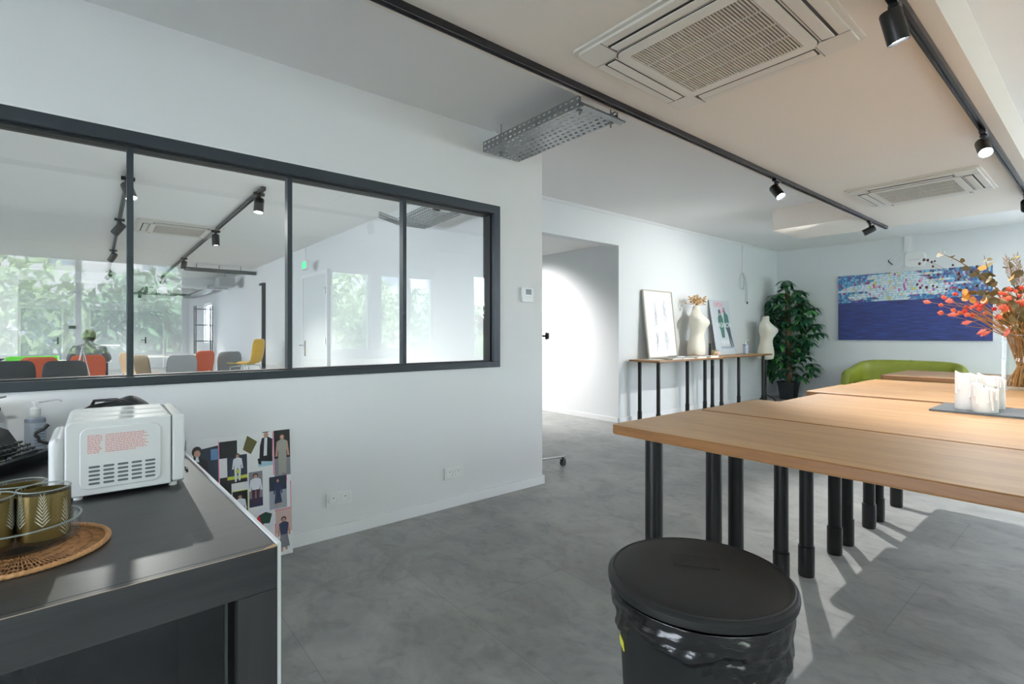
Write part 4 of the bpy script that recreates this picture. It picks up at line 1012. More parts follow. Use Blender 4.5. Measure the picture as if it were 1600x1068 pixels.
# drooping bunny tails
for k, (l, z, dp) in enumerate([(-.40, 1.32, .05), (-.365, 1.27, .0), (-.30, 1.215, -.03), (-.28, 1.205, -.03), (-.52, 1.40, .1), (-.44, 1.40, .03), (-.2, 1.21, -.08), (.3, 1.25, 0), (.4, 1.33, .05)]):
    tip = bt(l, dp, z); ps = stem_pts(tip, 100+k); ps[3] = ps[3]+Vector((0, 0, .05)); straw.path(ps, .0013, 5)
    flower_head('bunny_tail', tip, .014, (tip-ps[3]).normalized(), 200+k, 2.3 if k not in (4, 5) else 1.6, 46)
# straw stems and grasses
for k in range(48):
    tip = bt(rnd.uniform(-.3, .34), rnd.uniform(-.18, .18), rnd.uniform(1.24, 1.42)); straw.path(stem_pts(tip, 300+k), [.0022, .002, .002, .0016, .001], 5)
for k, (l, z) in enumerate([(-.05, 1.62), (-.02, 1.68), (.02, 1.66), (.10, 1.7), (-.08, 1.66), (.2, 1.6), (.28, 1.55)]):
    tip = bt(l, .05*math.sin(k*2), z); ps = stem_pts(tip, 400+k); straw.path(ps, .0014, 5)
    dv = (tip-ps[3]).normalized()
    plume = MB()
    for j in range(46):
        p = tip-dv*(.19*j/46); w_ = .010+.012*math.sin(PI*j/46); a = j*2.4
        s = Vector((math.cos(a), math.sin(a), 0))*w_; plume.add([p, p+s*.8+dv*.012+Vector((0, .003, 0)), p+s+dv*.03], [(0, 1, 2)])
    plume.build('grass_plume', mat('grass_plume', '#a08c7c', .8), t, fix=False)
def leaf(mb, c, nrm, up, w_, h):
    nrm = nrm.normalized(); side = nrm.cross(up).normalized(); up = side.cross(nrm)
    pts = [c]
    ring = []
    for a in range(10):
        th = 2*PI*a/10; ring.append(c+up*(h*.5+h*.5*math.cos(th))+side*w_*math.sin(th)*.5+nrm*(.10*h*math.sin(th)**2))
    mb.add(ring, [tuple(range(10))])
# eucalyptus branches
def euc_branch(pts, n, size, seed):
    rn = random.Random(seed); dark_stem.path(pts, [.003]*(len(pts)-1)+[.0012], 6)
    segs = [(pts[i+1]-pts[i]).length for i in range(len(pts)-1)]; tot = sum(segs)
    for k in range(n):
        d = tot*(.42+.58*(k+.5)/n); i = 0
        while i < len(segs)-1 and d > segs[i]: d -= segs[i]; i += 1
        p = pts[i].lerp(pts[i+1], min(1, d/segs[i])); tdir = (pts[i+1]-pts[i]).normalized()
        s = size*(1-.45*k/n)*rn.uniform(.8, 1.2)
        for sg in (-1, 1):
            side = (tdir.cross(Vector((rn.uniform(-.6, .6), rn.uniform(-.6, .6), 1)))).normalized()*sg
            leaf(euc if rn.random() > .04 else amber, p, Vector((rn.uniform(-1, 1), rn.uniform(-1, 1), rn.uniform(-.4, .6)))+tdir*.3, (side+tdir*.5).normalized(), s*.8, s)
def B(*a): return [bt(*q) for q in a]
euc_branch(B((0, 0, .9), (-.03, 0, 1.2), (-.15, .0, 1.45), (-.28, .03, 1.58), (-.38, .05, 1.655), (-.49, .05, 1.70)), 10, .062, 1)
euc_branch(B((0, .02, .9), (-.02, 0, 1.2), (-.10, .05, 1.40), (-.17, .04, 1.52), (-.20, .04, 1.60), (-.22, .04, 1.68)), 9, .075, 2)
euc_branch(B((0, .02, .9), (.0, 0, 1.2), (-.05, .0, 1.40), (-.08, .0, 1.50), (-.10, .0, 1.60), (-.13, -.02, 1.66)), 9, .075, 3)
euc_branch(B((0, 0, .9), (-.03, -.05, 1.2), (-.12, -.1, 1.33), (-.16, -.12, 1.33), (-.2, -.12, 1.24)), 7, .08, 4)
euc_branch(B((0, 0, .9), (.03, 0, 1.2), (.15, .0, 1.43), (.28, .03, 1.55), (.36, .05, 1.66)), 9, .07, 5)
euc_branch(B((0, 0, .9), (-.03, -.03, 1.2), (-.2, -.08, 1.38), (-.32, -.1, 1.43), (-.42, -.1, 1.45)), 9, .06, 6)
for k in range(7):
    p = bt(rnd.uniform(-.46, -.30), rnd.uniform(-.1, .05), rnd.uniform(1.38, 1.44)); s = rnd.uniform(.03, .045)
    leaf(amber, p, Vector((rnd.uniform(-1, 1), -1, rnd.uniform(-.3, .8))), Vector((rnd.uniform(-1, 1), 0, 1)), s, s)
# dark seed heads
for k in range(34):
    l = rnd.uniform(-.55, -.2); z = 1.55+rnd.uniform(-.1, .1)-.12*(l+.4); p = bt(l, rnd.uniform(0, .15), z)
    rb = rnd.uniform(.005, .0085)
    if k == 0: berry0 = MB().ball((0, 0, 0), 1, 8, 6).build('seed_head', mat('dark_seed', '#3a2226', .6), t, smooth=80); bo = berry0
    else: bo = berry0.copy(); COL.objects.link(bo); bo.parent = t
    bo.location = p; bo.scale = (rb, rb, rb*1.3)
    if k % 2 == 0: dark_stem.path([bt(-.16, .05, 1.42), p.lerp(bt(-.16, .05, 1.42), .5)+Vector((0, 0, .02)), p], .0008, 4)
straw.build('straw_stems', mat('straw', '#b98a4e', .55, noise=(30, .3)), t, smooth=60)
dark_stem.build('branch', mat('dried_branch', '#7a6148', .6), t, smooth=60)
euc.build('eucalyptus_leaves', mat('dried_eucalyptus', '#71653f', .55, noise=(12, .35)), t, fix=False, smooth=80)
amber.build('amber_leaves', mat('amber_leaf', '#d08a35', .5, noise=(20, .3)), t, fix=False, smooth=80)

# ------------------------------------------------------------------ potted plant
t = thing('potted_plant', 'tall green umbrella plant in a black square pot in the corner', 'plant', (-3.93, 9.9, 0))
mb = MB(); mb.loft([[(x*s, y*s, z) for x, y in rrect(.30, .30, .03)] for s, z in ((.74, .0), (.76, .01), (1, .30), (1.06, .302), (1.06, .33), (.98, .33), (.95, .29), (.1, .285))]); mb.build('pot', mat('pot_black', '#202427', .5), t, smooth=35)
MB().lathe([(.13, .288), (.06, .30), (.001, .302)], n=20).build('soil', mat('soil', '#3a2b22', .95), t)
mb = MB(); mb.path([(0, 0, .28), (.01, 0, .6), (-.01, .01, .95), (0, 0, 1.25), (-.01, 0, 1.62), (-.02, 0, 1.98)], [.055, .052, .05, .047, .045, .04], 14); mb.build('moss_pole', mat('coir_pole', '#6b5641', .95, noise=(35, .5), bump=(60, .9)), t, smooth=60)
stems = MB(); fol = MB(); fol2 = MB(); rnd = random.Random(21)
def leaflet(mb, p, d, L_, w_, droop):
    d = d.normalized(); side = d.cross(Vector((0, 0, 1)))
    if side.length < .1: side = Vector((1, 0, 0))
    side.normalize(); pts_l = []; pts_r = []; pts_m = []
    for k in range(6):
        v = k/5; c = p+d*(L_*v)+Vector((0, 0, -droop*L_*v*v)); ww = w_*math.sin(PI*min(1, v*.93+.05))**.8*.5
        pts_l.append(c-side*ww+Vector((0, 0, .12*ww))); pts_r.append(c+side*ww+Vector((0, 0, .12*ww))); pts_m.append(c)
    o = pts_l+pts_m+pts_r; fs = []
    for k in range(5): fs += [(k, k+1, 6+k+1, 6+k), (6+k, 6+k+1, 12+k+1, 12+k)]
    mb.add(o, fs)
heights = [2.2, 2.14, 2.0, 1.98, 1.92]+[.42+1.55*(k/85)**.9 for k in range(86)]
for k, z in enumerate(heights):
    a = k*2.4+rnd.uniform(-.3, .3)
    prof = .47 if z > 1.2 else .42
    if z > 1.85: prof = .22
    if .95 < z < 1.1: prof = .40
    reach = prof*rnd.uniform(.45, 1.1)
    base_ = Vector((0, 0, min(z-.12, 1.98))); tip = Vector((reach*math.cos(a), reach*math.sin(a)*.85, z+rnd.uniform(-.02, .05)))
    if math.sin(a) < -.3: tip.y *= .72
    if k < 2: tip = Vector((-.06+.05*k, 0, z))
    if tip.y > .36: tip.y = .36
    if tip.x < -.33: tip.x = -.33
    stems.path([base_, base_.lerp(tip, .5)+Vector((0, 0, .06)), tip], [.004, .003, .0025], 5)
    n_ = rnd.choice([6, 7, 7, 8]); L0 = rnd.uniform(.14, .21)
    for j in range(n_):
        b = 2*PI*j/n_+rnd.uniform(-.2, .2); out = Vector((math.cos(b), math.sin(b), rnd.uniform(-.5, .05)))+Vector((math.cos(a), math.sin(a), 0))*.35
        q = Vector(tip)+out.normalized()*.02
        e = q+out.normalized()*L0
        if e.y > .43 or e.x < -.38: out.y = min(out.y, 0.0); out.x = max(out.x, -.05); out.z = -1
        leaflet(fol if rnd.random() > .25 else fol2, q, out, L0*rnd.uniform(.8, 1.1), .078, rnd.uniform(.2, .55))
stems.build('stems', mat('plant_stem', '#4f7a3a', .5), t, smooth=60)
ml = mat('plant_leaf', '#1f4a33', .32, noise=(6, .35)); ml2 = mat('plant_leaf_light', '#3c7a3a', .32, noise=(6, .3))
fol.build('foliage', ml, t, fix=False, smooth=80); fol2.build('young_foliage', ml2, t, fix=False, smooth=80)

# ------------------------------------------------------------------ sofa
t = thing('sofa', 'olive green leather two seat tub sofa under the painting', 'sofa', (-2.18, 9.86, 0))
Msf = mat('olive_leather', '#7d8429', .42, coat=.1, bump=(14, .35), noise=(5, .1))
# wrap-around back: path in plan, lofted profile
plan = []
Wd, Dp = .72, .42
for (x, y, hh) in [(-Wd, -Dp, .60), (-Wd, -Dp+.12, .62), (-Wd, -.1, .645), (-Wd+.01, .1, .70), (-Wd+.07, .24, .755), (-Wd+.2, .33, .775), (-.3, .36, .78), (0, .365, .78), (.3, .36, .78), (Wd-.2, .33, .775), (Wd-.07, .24, .755), (Wd-.01, .1, .70), (Wd, -.1, .645), (Wd, -Dp+.12, .62), (Wd, -Dp, .60)]:
    plan.append((x, y, hh))
def shell(i):
    x, y, hh = plan[i]
    a = plan[max(0, i-1)]; b = plan[min(len(plan)-1, i+1)]; d = Vector((b[0]-a[0], b[1]-a[1], 0)).normalized(); nn = Vector((-d.y, d.x, 0))  # outward-left normal
    p = Vector((x, y, 0)); prof = []
    for (o, z) in [(.05, .10), (.065, .25), (.06, hh-.14), (.045, hh-.05), (.02, hh-.01), (-.02, hh), (-.06, hh-.015), (-.085, hh-.06), (-.09, hh-.16), (-.07, .35), (-.06, .12)]:
        prof.append(p+nn*o+Vector((0, 0, z)))
    return prof
mb = MB(); mb.loft([shell(i) for i in range(len(plan))], 0, True); mb.build('backrest', Msf, t, smooth=70, subd=1)
mb = MB(); mb.path([(0, .275, .36), (0, .29, .6), (0, .305, .73), (0, .35, .782), (0, .40, .765)], .006, 8); mb.build('seam', mat('leather_seam', '#6f7b25', .5), t, smooth=60)
for s in (-1, 1):
    mb = MB(); mb.prism(rrect(.60, .62, .07, 5, s*.303, -.09), .30, .44); mb.build('seat_cushion', Msf, t, bevel=.03, bseg=4)
mb = MB(); mb.prism(rrect(1.30, .76, .05, 5, 0, -.03), .10, .30); mb.build('frame', Msf, t, bevel=.02)
for sx in (-.6, .6):
    for sy in (-.34, .3):
        mb = MB(); mb.tube((sx, sy, 0), (sx, sy, .1), .016, .02, 12); mb.build('leg', M_chrome, t)

# ------------------------------------------------------------------ painting
def painting_material():
    m = bpy.data.materials.new('abstract_painting'); m.use_nodes = True; nt = m.node_tree; b = nt.nodes['Principled BSDF']; L = nt.links.new
    N = nt.nodes.new
    tc = N('ShaderNodeTexCoord'); sx = N('ShaderNodeSeparateXYZ'); L(tc.outputs['Object'], sx.inputs[0])
    def mth(op, a, b_=None, c=None):
        n = N('ShaderNodeMath'); n.operation = op
        for i, v in enumerate((a, b_, c)):
            if v is None: continue
            if isinstance(v, (int, float)): n.inputs[i].default_value = v
            else: L(v, n.inputs[i])
        return n.outputs[0]
    def ramp(fac, els, interp='LINEAR'):
        r = N('ShaderNodeValToRGB'); r.color_ramp.interpolation = interp
        while len(r.color_ramp.elements) < len(els): r.color_ramp.elements.new(.5)
        for e, (p, c) in zip(r.color_ramp.elements, els): e.position = p; e.color = (*lin(c), 1)
        L(fac, r.inputs[0]); return r.outputs[0]
    def mix(f, a, b_):
        x = N('ShaderNodeMix'); x.data_type = 'RGBA'; L(f, x.inputs[0]); L(a, x.inputs[6]); L(b_, x.inputs[7]); return x.outputs[2]
    u = mth('DIVIDE', sx.outputs[0], 2.03)          # 0..1 across
    v = mth('DIVIDE', sx.outputs[2], 1.14)          # 0..1 up
    # sea: stretched noise
    mp = N('ShaderNodeMapping'); mp.inputs['Scale'].default_value = (2.6, 1, 55); L(tc.outputs['Object'], mp.inputs[0])
    n1 = N('ShaderNodeTexNoise'); n1.inputs['Scale'].default_value = 1.5; n1.inputs['Detail'].default_value = 8; n1.inputs['Roughness'].default_value = .65; L(mp.outputs[0], n1.inputs[0])
    sea = ramp(n1.outputs[0], [(.3, '#0f1638'), (.5, '#1d2b66'), (.64, '#2f4790'), (.76, '#8193c4')])
    # city of cells
    rows = mth('FLOOR', mth('MULTIPLY', mth('SUBTRACT', v, mth('MULTIPLY', u, .05)), 30)); 
    wn = N('ShaderNodeTexWhiteNoise'); wn.noise_dimensions = '1D'; L(rows, wn.inputs[1])
    cols = mth('FLOOR', mth('ADD', mth('MULTIPLY', u, 78), mth('MULTIPLY', wn.outputs[0], 7)))
    cv = N('ShaderNodeCombineXYZ'); L(cols, cv.inputs[0]); L(rows, cv.inputs[1])
    w2 = N('ShaderNodeTexWhiteNoise'); w2.noise_dimensions = '2D'; L(cv.outputs[0], w2.inputs[0])
    blue = ramp(w2.outputs[0], [(0, '#2f6f9f'), (.22, '#4b90b8'), (.42, '#27508c'), (.58, '#7fb2cc'), (.72, '#7b5a92'), (.82, '#8e3560'), (.9, '#35406e'), (.96, '#b3c9d6')], 'CONSTANT')
    light = ramp(w2.outputs[0], [(0, '#d3e2ea'), (.38, '#e0ebf1'), (.58, '#a9cbdb'), (.84, '#dfd2a6'), (.9, '#d9c948'), (.94, '#d7a2b4'), (.97, '#b14a86')], 'CONSTANT')
    # where the pale band sits: broad noise shaped by position
    cb = N('ShaderNodeCombineXYZ'); L(mth('MULTIPLY', u, 3.2), cb.inputs[0]); L(mth('MULTIPLY', rows, .42), cb.inputs[1])
    n2 = N('ShaderNodeTexNoise'); n2.inputs['Scale'].default_value = 1; n2.inputs['Detail'].default_value = 1; L(cb.outputs[0], n2.inputs[0])
    d1 = mth('ABSOLUTE', mth('SUBTRACT', u, .44)); d2 = mth('ABSOLUTE', mth('SUBTRACT', v, .77))
    sc = mth('SUBTRACT', mth('SUBTRACT', mth('ADD', .12, mth('MULTIPLY', n2.outputs[0], .72)), mth('MULTIPLY', d1, .9)), mth('MULTIPLY', d2, .9))
    band = mth('GREATER_THAN', sc, .16)
    city = mix(band, blue, light)
    # thin pen lines
    vl = mth('LESS_THAN', mth('FRACT', mth('MULTIPLY', u, 118)), .2)
    hl = mth('LESS_THAN', mth('FRACT', mth('MULTIPLY', mth('SUBTRACT', v, mth('MULTIPLY', u, .05)), 30)), .13)
    ln = mth('MAXIMUM', mth('MULTIPLY', vl, .4), mth('MULTIPLY', hl, .55))
    dk = N('ShaderNodeRGB'); dk.outputs[0].default_value = (*lin('#3d5f86'), 1)
    city = mix(ln, city, dk.outputs[0])
    wob = mth('MULTIPLY', mth('SUBTRACT', n1.outputs[0], .5), .02)
    top = mth('GREATER_THAN', mth('ADD', v, wob), mth('ADD', .575, mth('MULTIPLY', u, .03)))
    out = mix(top, sea, city)
    L(out, b.inputs['Base Color']); b.inputs['Roughness'].default_value = .45
    return m
t = thing('painting', 'wide abstract painting of dark blue sea under a mosaic skyline', 'painting', (-3.25, 10.36, 1.10))
MB().box((0, -.045, 0), (2.03, -.042, 1.14)).build('painted_face', painting_material(), t)
MB().box((0.001, -.0418, .001), (2.029, -.003, 1.139)).build('canvas', mat('canvas_side', '#c9cdd2', .8), t)

# ------------------------------------------------------------------ things on the side tables
t = thing('picture_frame', 'tall white framed pencil drawing leaning on the wall', 'picture', (-4.19, 5.93, ZT+.001), 0); t.rotation_euler = (0, R(-6.5), 0)
FW, FH = .72, .98
for (a, b) in (((-.012, 0, 0), (.012, FW, .018)), ((-.012, 0, FH-.018), (.012, FW, FH)), ((-.012, 0, .018), (.012, .018, FH-.018)), ((-.012, FW-.018, .018), (.012, FW, FH-.018))):
    MB().box(a, b).build('frame_bar', mat('pale_wood_frame', '#b9b3a6', .5), t, bevel=.001)
MB().box((-.006, .016, .016), (.002, FW-.016, FH-.016)).build('paper', mat('paper', '#e9ebee', .6), t)
mb = MB(); rnd = random.Random(5)
for (cy, cz, sc) in ((.26, .62, .1), (.5, .68, .09), (.25, .22, .08), (.48, .25, .09)):
    for k in range(9):
        y = cy+rnd.uniform(-.3, .3)*sc; z = cz+rnd.uniform(-1, 1)*sc
        mb.path([(.0025, y+rnd.uniform(-.3, .3)*sc, z-sc*.9), (.0025, y, z), (.0025, y+rnd.uniform(-.4, .4)*sc, z+sc*.9)], .0016, 4)
mb.build('pencil_drawing', mat('pencil_grey', '#a9adb6', .8), t)
# dress forms
Mdf = mat('cream_jersey', '#e3ded0', .8, sheen=.3, bump=(200, .1))
def dress_form(label, loc, rz, neck_black=False, stand=0):
    t = thing('dress_form', label, 'dress form', loc, rz, 'cream dress forms'); t.scale = (1.12, 1.16, 1)
    prof = [(0, .135, .10, 0), (.03, .165, .115, 0), (.10, .18, .125, 0), (.2, .165, .115, 0), (.30, .122, .09, .005), (.36, .12, .09, .01), (.42, .135, .10, .02), (.50, .165, .13, .032), (.55, .172, .125, .03), (.60, .18, .105, .012), (.64, .178, .085, .0), (.67, .14, .07, -.004), (.69, .09, .058, -.004), (.71, .062, .052, -.002), (.76, .055, .05, .002), (.78, .05, .046, .004), (.783, .02, .02, .004)]
    n = 40; rings = []
    for z, rx, ry, cx in prof:
        ring = []
        for a in range(n):
            th = 2*PI*a/n; c_, s_ = math.cos(th), math.sin(th)
            # local +x = front
            bust = 0
            if .42 < z < .62 and c_ > 0:
                bust = .035*math.exp(-((abs(s_*rx)-.075)/.045)**2)*math.sin(PI*(z-.42)/.2)
            ring.append((cx+ry*c_+bust, rx*s_, z))
        rings.append(ring)
    mb = MB(); mb.loft(rings); mb.build('torso', Mdf, t, smooth=60, subd=1)
    for s in (-1, 1):
        MB().ball((0, s*.168, .605), (.05, .022, .05), 16, 10).build('arm_plate', Mdf, t, smooth=70)
    if neck_black:
        MB().lathe([(.001, .78), (.05, .78), (.05, .79), (.02, .797), (.014, .82), (.026, .838), (.02, .855), (.001, .86)], n=24).build('neck_cap', M_black, t, smooth=50)
    if stand:
        MB().tube((0, 0, -stand+.02), (0, 0, .05), .014).build('stand_pole', M_black, t)
        mb = MB()
        for k in range(3): mb.path([(0, 0, -stand+.12), (.1*math.cos(k*2.1), .1*math.sin(k*2.1), -stand+.07), (.15*math.cos(k*2.1), .15*math.sin(k*2.1), -stand+.012)], .011, 8)
        mb.build('stand_feet', M_black, t, smooth=50)
    return t
dress_form('cream dress form topped with dried flowers, standing on the side table', (-4.13, 7.06, ZT-.003), R(28))
dress_form('cream dress form with black neck cap beside the green plant', (-4.07, 9.28, .745), R(15), True, .745)
t = thing('dried_flower_bunch', 'bunch of pale golden dried flowers on top of the dress form', 'dried flowers', (-4.13, 7.06, ZT+.781))
fl = MB(); st = MB(); rnd = random.Random(6)
for k in range(80):
    a = rnd.uniform(0, 6.28); r_ = rnd.uniform(.02, .22); z = .05+rnd.uniform(-.02, .11)-.15*r_
    p = Vector((min(max(-.17, r_*math.cos(a)*.6), .2), r_*math.sin(a), z)); st.path([(0, 0, -.0), (p.x*.5, p.y*.5, z*.8), p], .0015, 4)
    for j in range(9):
        b = rnd.uniform(0, 6.28); s = rnd.uniform(.010, .017); leaf(fl, p, Vector((math.cos(b), math.sin(b), rnd.uniform(-1, 1))), Vector((rnd.uniform(-1, 1), rnd.uniform(-1, 1), .5)), s, s*1.3)
st.build('stems', mat('straw', '#b98a4e'), t); fl.build('petals', mat('pale_gold_petals', '#d9b887', .7, noise=(30, .3)), t, fix=False)

def text_mesh(body, size, m, parent, M, name='lettering', ext=.0006):
    c = bpy.data.curves.new(name, 'FONT'); c.body = body; c.size = size; c.extrude = ext; c.align_x = 'CENTER'
    o = bpy.data.objects.new(name, c); COL.objects.link(o)
    dg = bpy.context.evaluated_depsgraph_get(); me = bpy.data.meshes.new_from_object(o.evaluated_get(dg)); bpy.data.objects.remove(o)
    me.transform(M); me.materials.clear(); me.materials.append(m); me.name = name
    x = bpy.data.objects.new(name, me); COL.objects.link(x); x.parent = parent; return x
t = thing('fashion_poster', 'grey fashion poster with two figures in green leaning on the wall', 'poster', (-4.16, 7.74, ZT+.006), 0); t.rotation_euler = (0, R(-9), 0)
MB().box((-.008, 0, 0), (0, .63, .915)).build('board', mat('poster_grey', '#c9cfd6', .4), t)
MY = Matrix(((0, 0, 1, 0), (1, 0, 0, 0), (0, 1, 0, 0), (0, 0, 0, 1)))   # text plane -> faces +x
def at(y, z, d=.0012): return Matrix.Translation((d, y, z)) @ MY
Mpk = mat('print_pink', '#e58aa0', .5); Mgr = mat('print_green', '#3f6b60', .5); Mwh = mat('print_white', '#f1f3f5', .5); Mdk = mat('print_dark', '#3a4a4e', .5)
PM2 = {'g': Mgr, 'd': Mdk}
c = Card(); 
def figm(polys, name, m):
    mb = MB()
    for i, pts in enumerate(polys):
        mb.add([(.0006+.0001*i, y, z) for y, z in pts]+[(0, y, z) for y, z in pts], [list(range(len(pts)))]+[[j, (j+1) % len(pts), len(pts)+(j+1) % len(pts), len(pts)+j] for j in range(len(pts))])
    return mb.build(name, m, t, fix=False)
figm([[(.20, .62), (.25, .67), (.33, .66), (.36, .60), (.36, .44), (.34, .28), (.25, .28), (.23, .42), (.19, .50)], [(.39, .55), (.41, .70), (.46, .72), (.54, .66), (.55, .5), (.40, .48)]], 'printed_figure', Mgr)
figm([[(.235, .66), (.24, .74), (.275, .77), (.305, .74), (.32, .64), (.28, .70)], [(.40, .72), (.42, .80), (.45, .78), (.46, .70)], [(.40, .49), (.55, .49), (.56, .34), (.60, .12), (.57, .12), (.51, .32), (.54, .12), (.50, .13), (.46, .34)]], 'printed_hair_and_trousers', Mdk)
text_mesh('OPEN', .115, Mpk, t, at(.27, .80), 'lettering'); text_mesh('UP', .11, Mpk, t, at(.37, .70), 'lettering'); text_mesh('FASHION', .118, Mwh, t, at(.37, .455, .0018), 'lettering')
figm([[(.22, .17), (.235, .17), (.235, .24), (.22, .24)], [(.28, .17), (.31, .17), (.31, .24), (.28, .24)], [(.35, .17), (.365, .17), (.365, .24), (.35, .24)], [(.40, .17), (.43, .17), (.43, .24), (.40, .24)]], 'lower_marks', Mwh)
figm([[(.18+.05*k, .10), (.21+.05*k, .10), (.21+.05*k, .135), (.18+.05*k, .135)] for k in range(8)], 'small_print', mat('print_bluegrey', '#7f97a6', .5))
# magazines
for k, (y, x, w_, l, h, cl, rz, lab) in enumerate([(5.80, -4.03, .2, .25, .006, '#dfe3e6', .1, 'thin pale leaflet at the left end of the side table'), (6.08, -3.93, .2, .26, .02, '#8b8d90', .05, 'grey magazine lying in front of the white frame'), (6.36, -3.92, .2, .26, .016, '#c9ccd0', -.1, 'light grey magazine beside the grey one'),
        (6.50, -4.11, .14, .28, .032, '#6f7377', .15, 'thick dark grey book behind the magazines'), (6.70, -3.93, .21, .26, .024, '#eceef0', .0, 'white book in front of the dress form'), (7.03, -3.88, .15, .2, .028, '#f0f1f2', -.1, 'white book next to the gold candle glasses')]):
    t = thing('book', lab, 'book', (x, y, ZT-.003), rz, 'magazines and books on the side table')
    mc = mat('cover_%d' % k, cl, .4)
    MB().box((-w_/2, -l/2, 0), (w_/2, l/2, .002)).build('cover', mc, t); MB().box((-w_/2, -l/2, h-.002), (w_/2, l/2, h)).build('cover', mc, t)
    MB().box((-w_/2+.004, -l/2+.004, .002), (w_/2-.004, l/2-.004, h-.002)).build('pages', mat('page_block', '#dcd8cf', .8), t)
Mgold = mat('amber_wax', '#d5ab4f', .3, trans=.2)
for (y, x, lab) in ((7.215, -3.93, 'left amber candle glass beside the black bottle'), (7.36, -3.98, 'right amber candle glass beside the black bottle')):
    t = thing('candle_glass', lab, 'candle', (x, y, ZT+(.005 if y > 7.28 else -.003)), 0, 'amber candle glasses on the side tables')
    MB().lathe([(.001, 0), (.04, 0), (.042, .005), (.042, .10), (.039, .10), (.039, .01), (.001, .01)], n=32).build('glass', M_clear, t, smooth=50)
    MB().lathe([(.001, .011), (.037, .011), (.037, .085), (.001, .087)], n=28).build('wax', Mgold, t, smooth=50)
t = thing('black_bottle', 'slim black bottle between the amber candle glasses', 'bottle', (-4.0, 7.24, ZT-.003))
MB().lathe([(.001, 0), (.028, 0), (.029, .003), (.029, .13), (.001, .131)], n=28).build('body', mat('gloss_black', '#1b1a1c', .15), t, smooth=40)
MB().lathe([(.001, .131), (.027, .131), (.027, .205), (.001, .206)], n=28).build('cap', mat('matt_black', '#242426', .5), t, smooth=40)
t = thing('seashell', 'small round beige shell ornament beside the dress form', 'ornament', (-3.86, 7.17, ZT-.003), .6)
rings = []
for k in range(30):
    v = k/29; a = v*4.2*PI/2; rr_ = .045*(1-v*.75); c_ = Vector((rr_*.7*math.cos(a), .0+.03*v, .04+rr_*.55*math.sin(a)*.6))
    r2 = .036*(1-.8*v)
    rings.append([c_+Vector((math.cos(a)*math.cos(b)*r2, math.sin(b)*r2, math.sin(a)*math.cos(b)*r2)) for b in [2*PI*j/12 for j in range(12)]])
MB().loft(rings).build('shell', mat('beige_shell', '#d8bba4', .5), t, smooth=70)

# ------------------------------------------------------------------ clothes rail foot peeking out behind the partition corner
t = thing('rolling_stand', 'silver rolling stand with black castor behind the partition corner', 'stand', (-3.30, 3.05, 0), 0)
MB().box((-.012, -.012, .085), (.012, .012, 1.9)).build('upright', M_chrome, t, bevel=.003)
MB().path([(0, -.25, .085), (.0, .0, .085), (.06, .26, .085)], .012, 12).build('foot_bar', M_chrome, t, smooth=60)
mb = MB(); mb.tube((.028, .045, 1.185), (.05, .06, 1.185), .033, .028, 20); mb.tube((.0, .0, 1.185), (.03, .045, 1.185), .008); mb.box((-.016, -.016, 1.23), (.016, .016, 1.242)); mb.build('locking_knob', M_black, t, smooth=40)
for (x, y) in ((.055, .235), (0, -.23)):
    mb = MB(); mb.tube((x-.012, y, .03), (x+.012, y, .03), .03, n=20); mb.tube((x, y, .05), (x, y, .08), .01); mb.box((x-.018, y-.02, .04), (x+.018, y+.02, .064)); mb.build('castor', M_black, t, smooth=40)

# ------------------------------------------------------------------ furniture in the room behind the glass
def shell_chair(label, loc, rz, color, group, backh=.86, chrome=True):
    t = thing('stacking_chair', label, 'chair', loc, rz, group)
    m = mat('chair_'+color, {'black': '#24282c', 'orange': '#d65a2c', 'yellow': '#e0ae22', 'grey': '#83868a', 'beige': '#9a8467'}[color], .4)
    # local: front = +x
    pr = [(.24, .44, .19), (.22, .455, .21), (.1, .445, .22), (-.08, .435, .22), (-.16, .45, .21), (-.205, .52, .20), (-.225, .62, .215), (-.245, backh-.1, .215), (-.255, backh-.02, .19), (-.256, backh, .14)]
    rings = []
    for (x, z, w_) in pr:
        ring = []
        for k in range(9):
            u = -1+2*k/8; lift = .025*u*u
            ring.append((x+(lift if z > .5 else 0), u*w_, z+(lift if z < .5 else 0)))
        rings.append(ring)
    mb = MB(); o = 0
    vs = [p for r_ in rings for p in r_]; fs = [(i*9+k, i*9+k+1, (i+1)*9+k+1, (i+1)*9+k) for i in range(len(rings)-1) for k in range(8)]
    mb.add(vs, fs); mb.build('seat_shell', m, t, smooth=80, solid=.012, subd=1)
    for s in (-1, 1):
        MB().path([(.2, s*.24, .01), (.17, s*.19, .40), (0, s*.17, .425), (-.14, s*.19, .41), (-.22, s*.24, .01)], .010, 8).build('leg_frame', M_chrome, t, smooth=60)
    return t
GC = 'stacking chairs behind the glass'
shell_chair('black shell chair at the left picture edge behind glass', (-8.75, -.78, 0), R(180), 'black', GC, .88)
shell_chair('black shell chair in front of the seated person', (-8.45, -.31, 0), R(185), 'black', GC, .88)
shell_chair('orange shell chair beside the left black chair', (-10.0, -.62, 0), R(180), 'orange', GC, .88)
shell_chair('orange shell chair under the seated person', (-10.1, -.10, 0), R(182), 'orange', GC, .89)
shell_chair('large grey chair back left of the narrow orange one', (-9.55, 1.0, 0), R(190), 'grey', GC, .88)
shell_chair('orange shell chair half hidden between two grey chairs', (-10.9, 1.42, 0), R(215), 'orange', GC, .9)
shell_chair('grey chair back behind the yellow chair', (-11.25, 2.0, 0), R(180), 'grey', GC, .87)
shell_chair('left beige chair at the right hand table behind glass', (-11.6, .62, 0), R(60), 'beige', GC, .86)
shell_chair('right beige chair at the right hand table behind glass', (-11.0, .80, 0), R(120), 'beige', GC, .84)
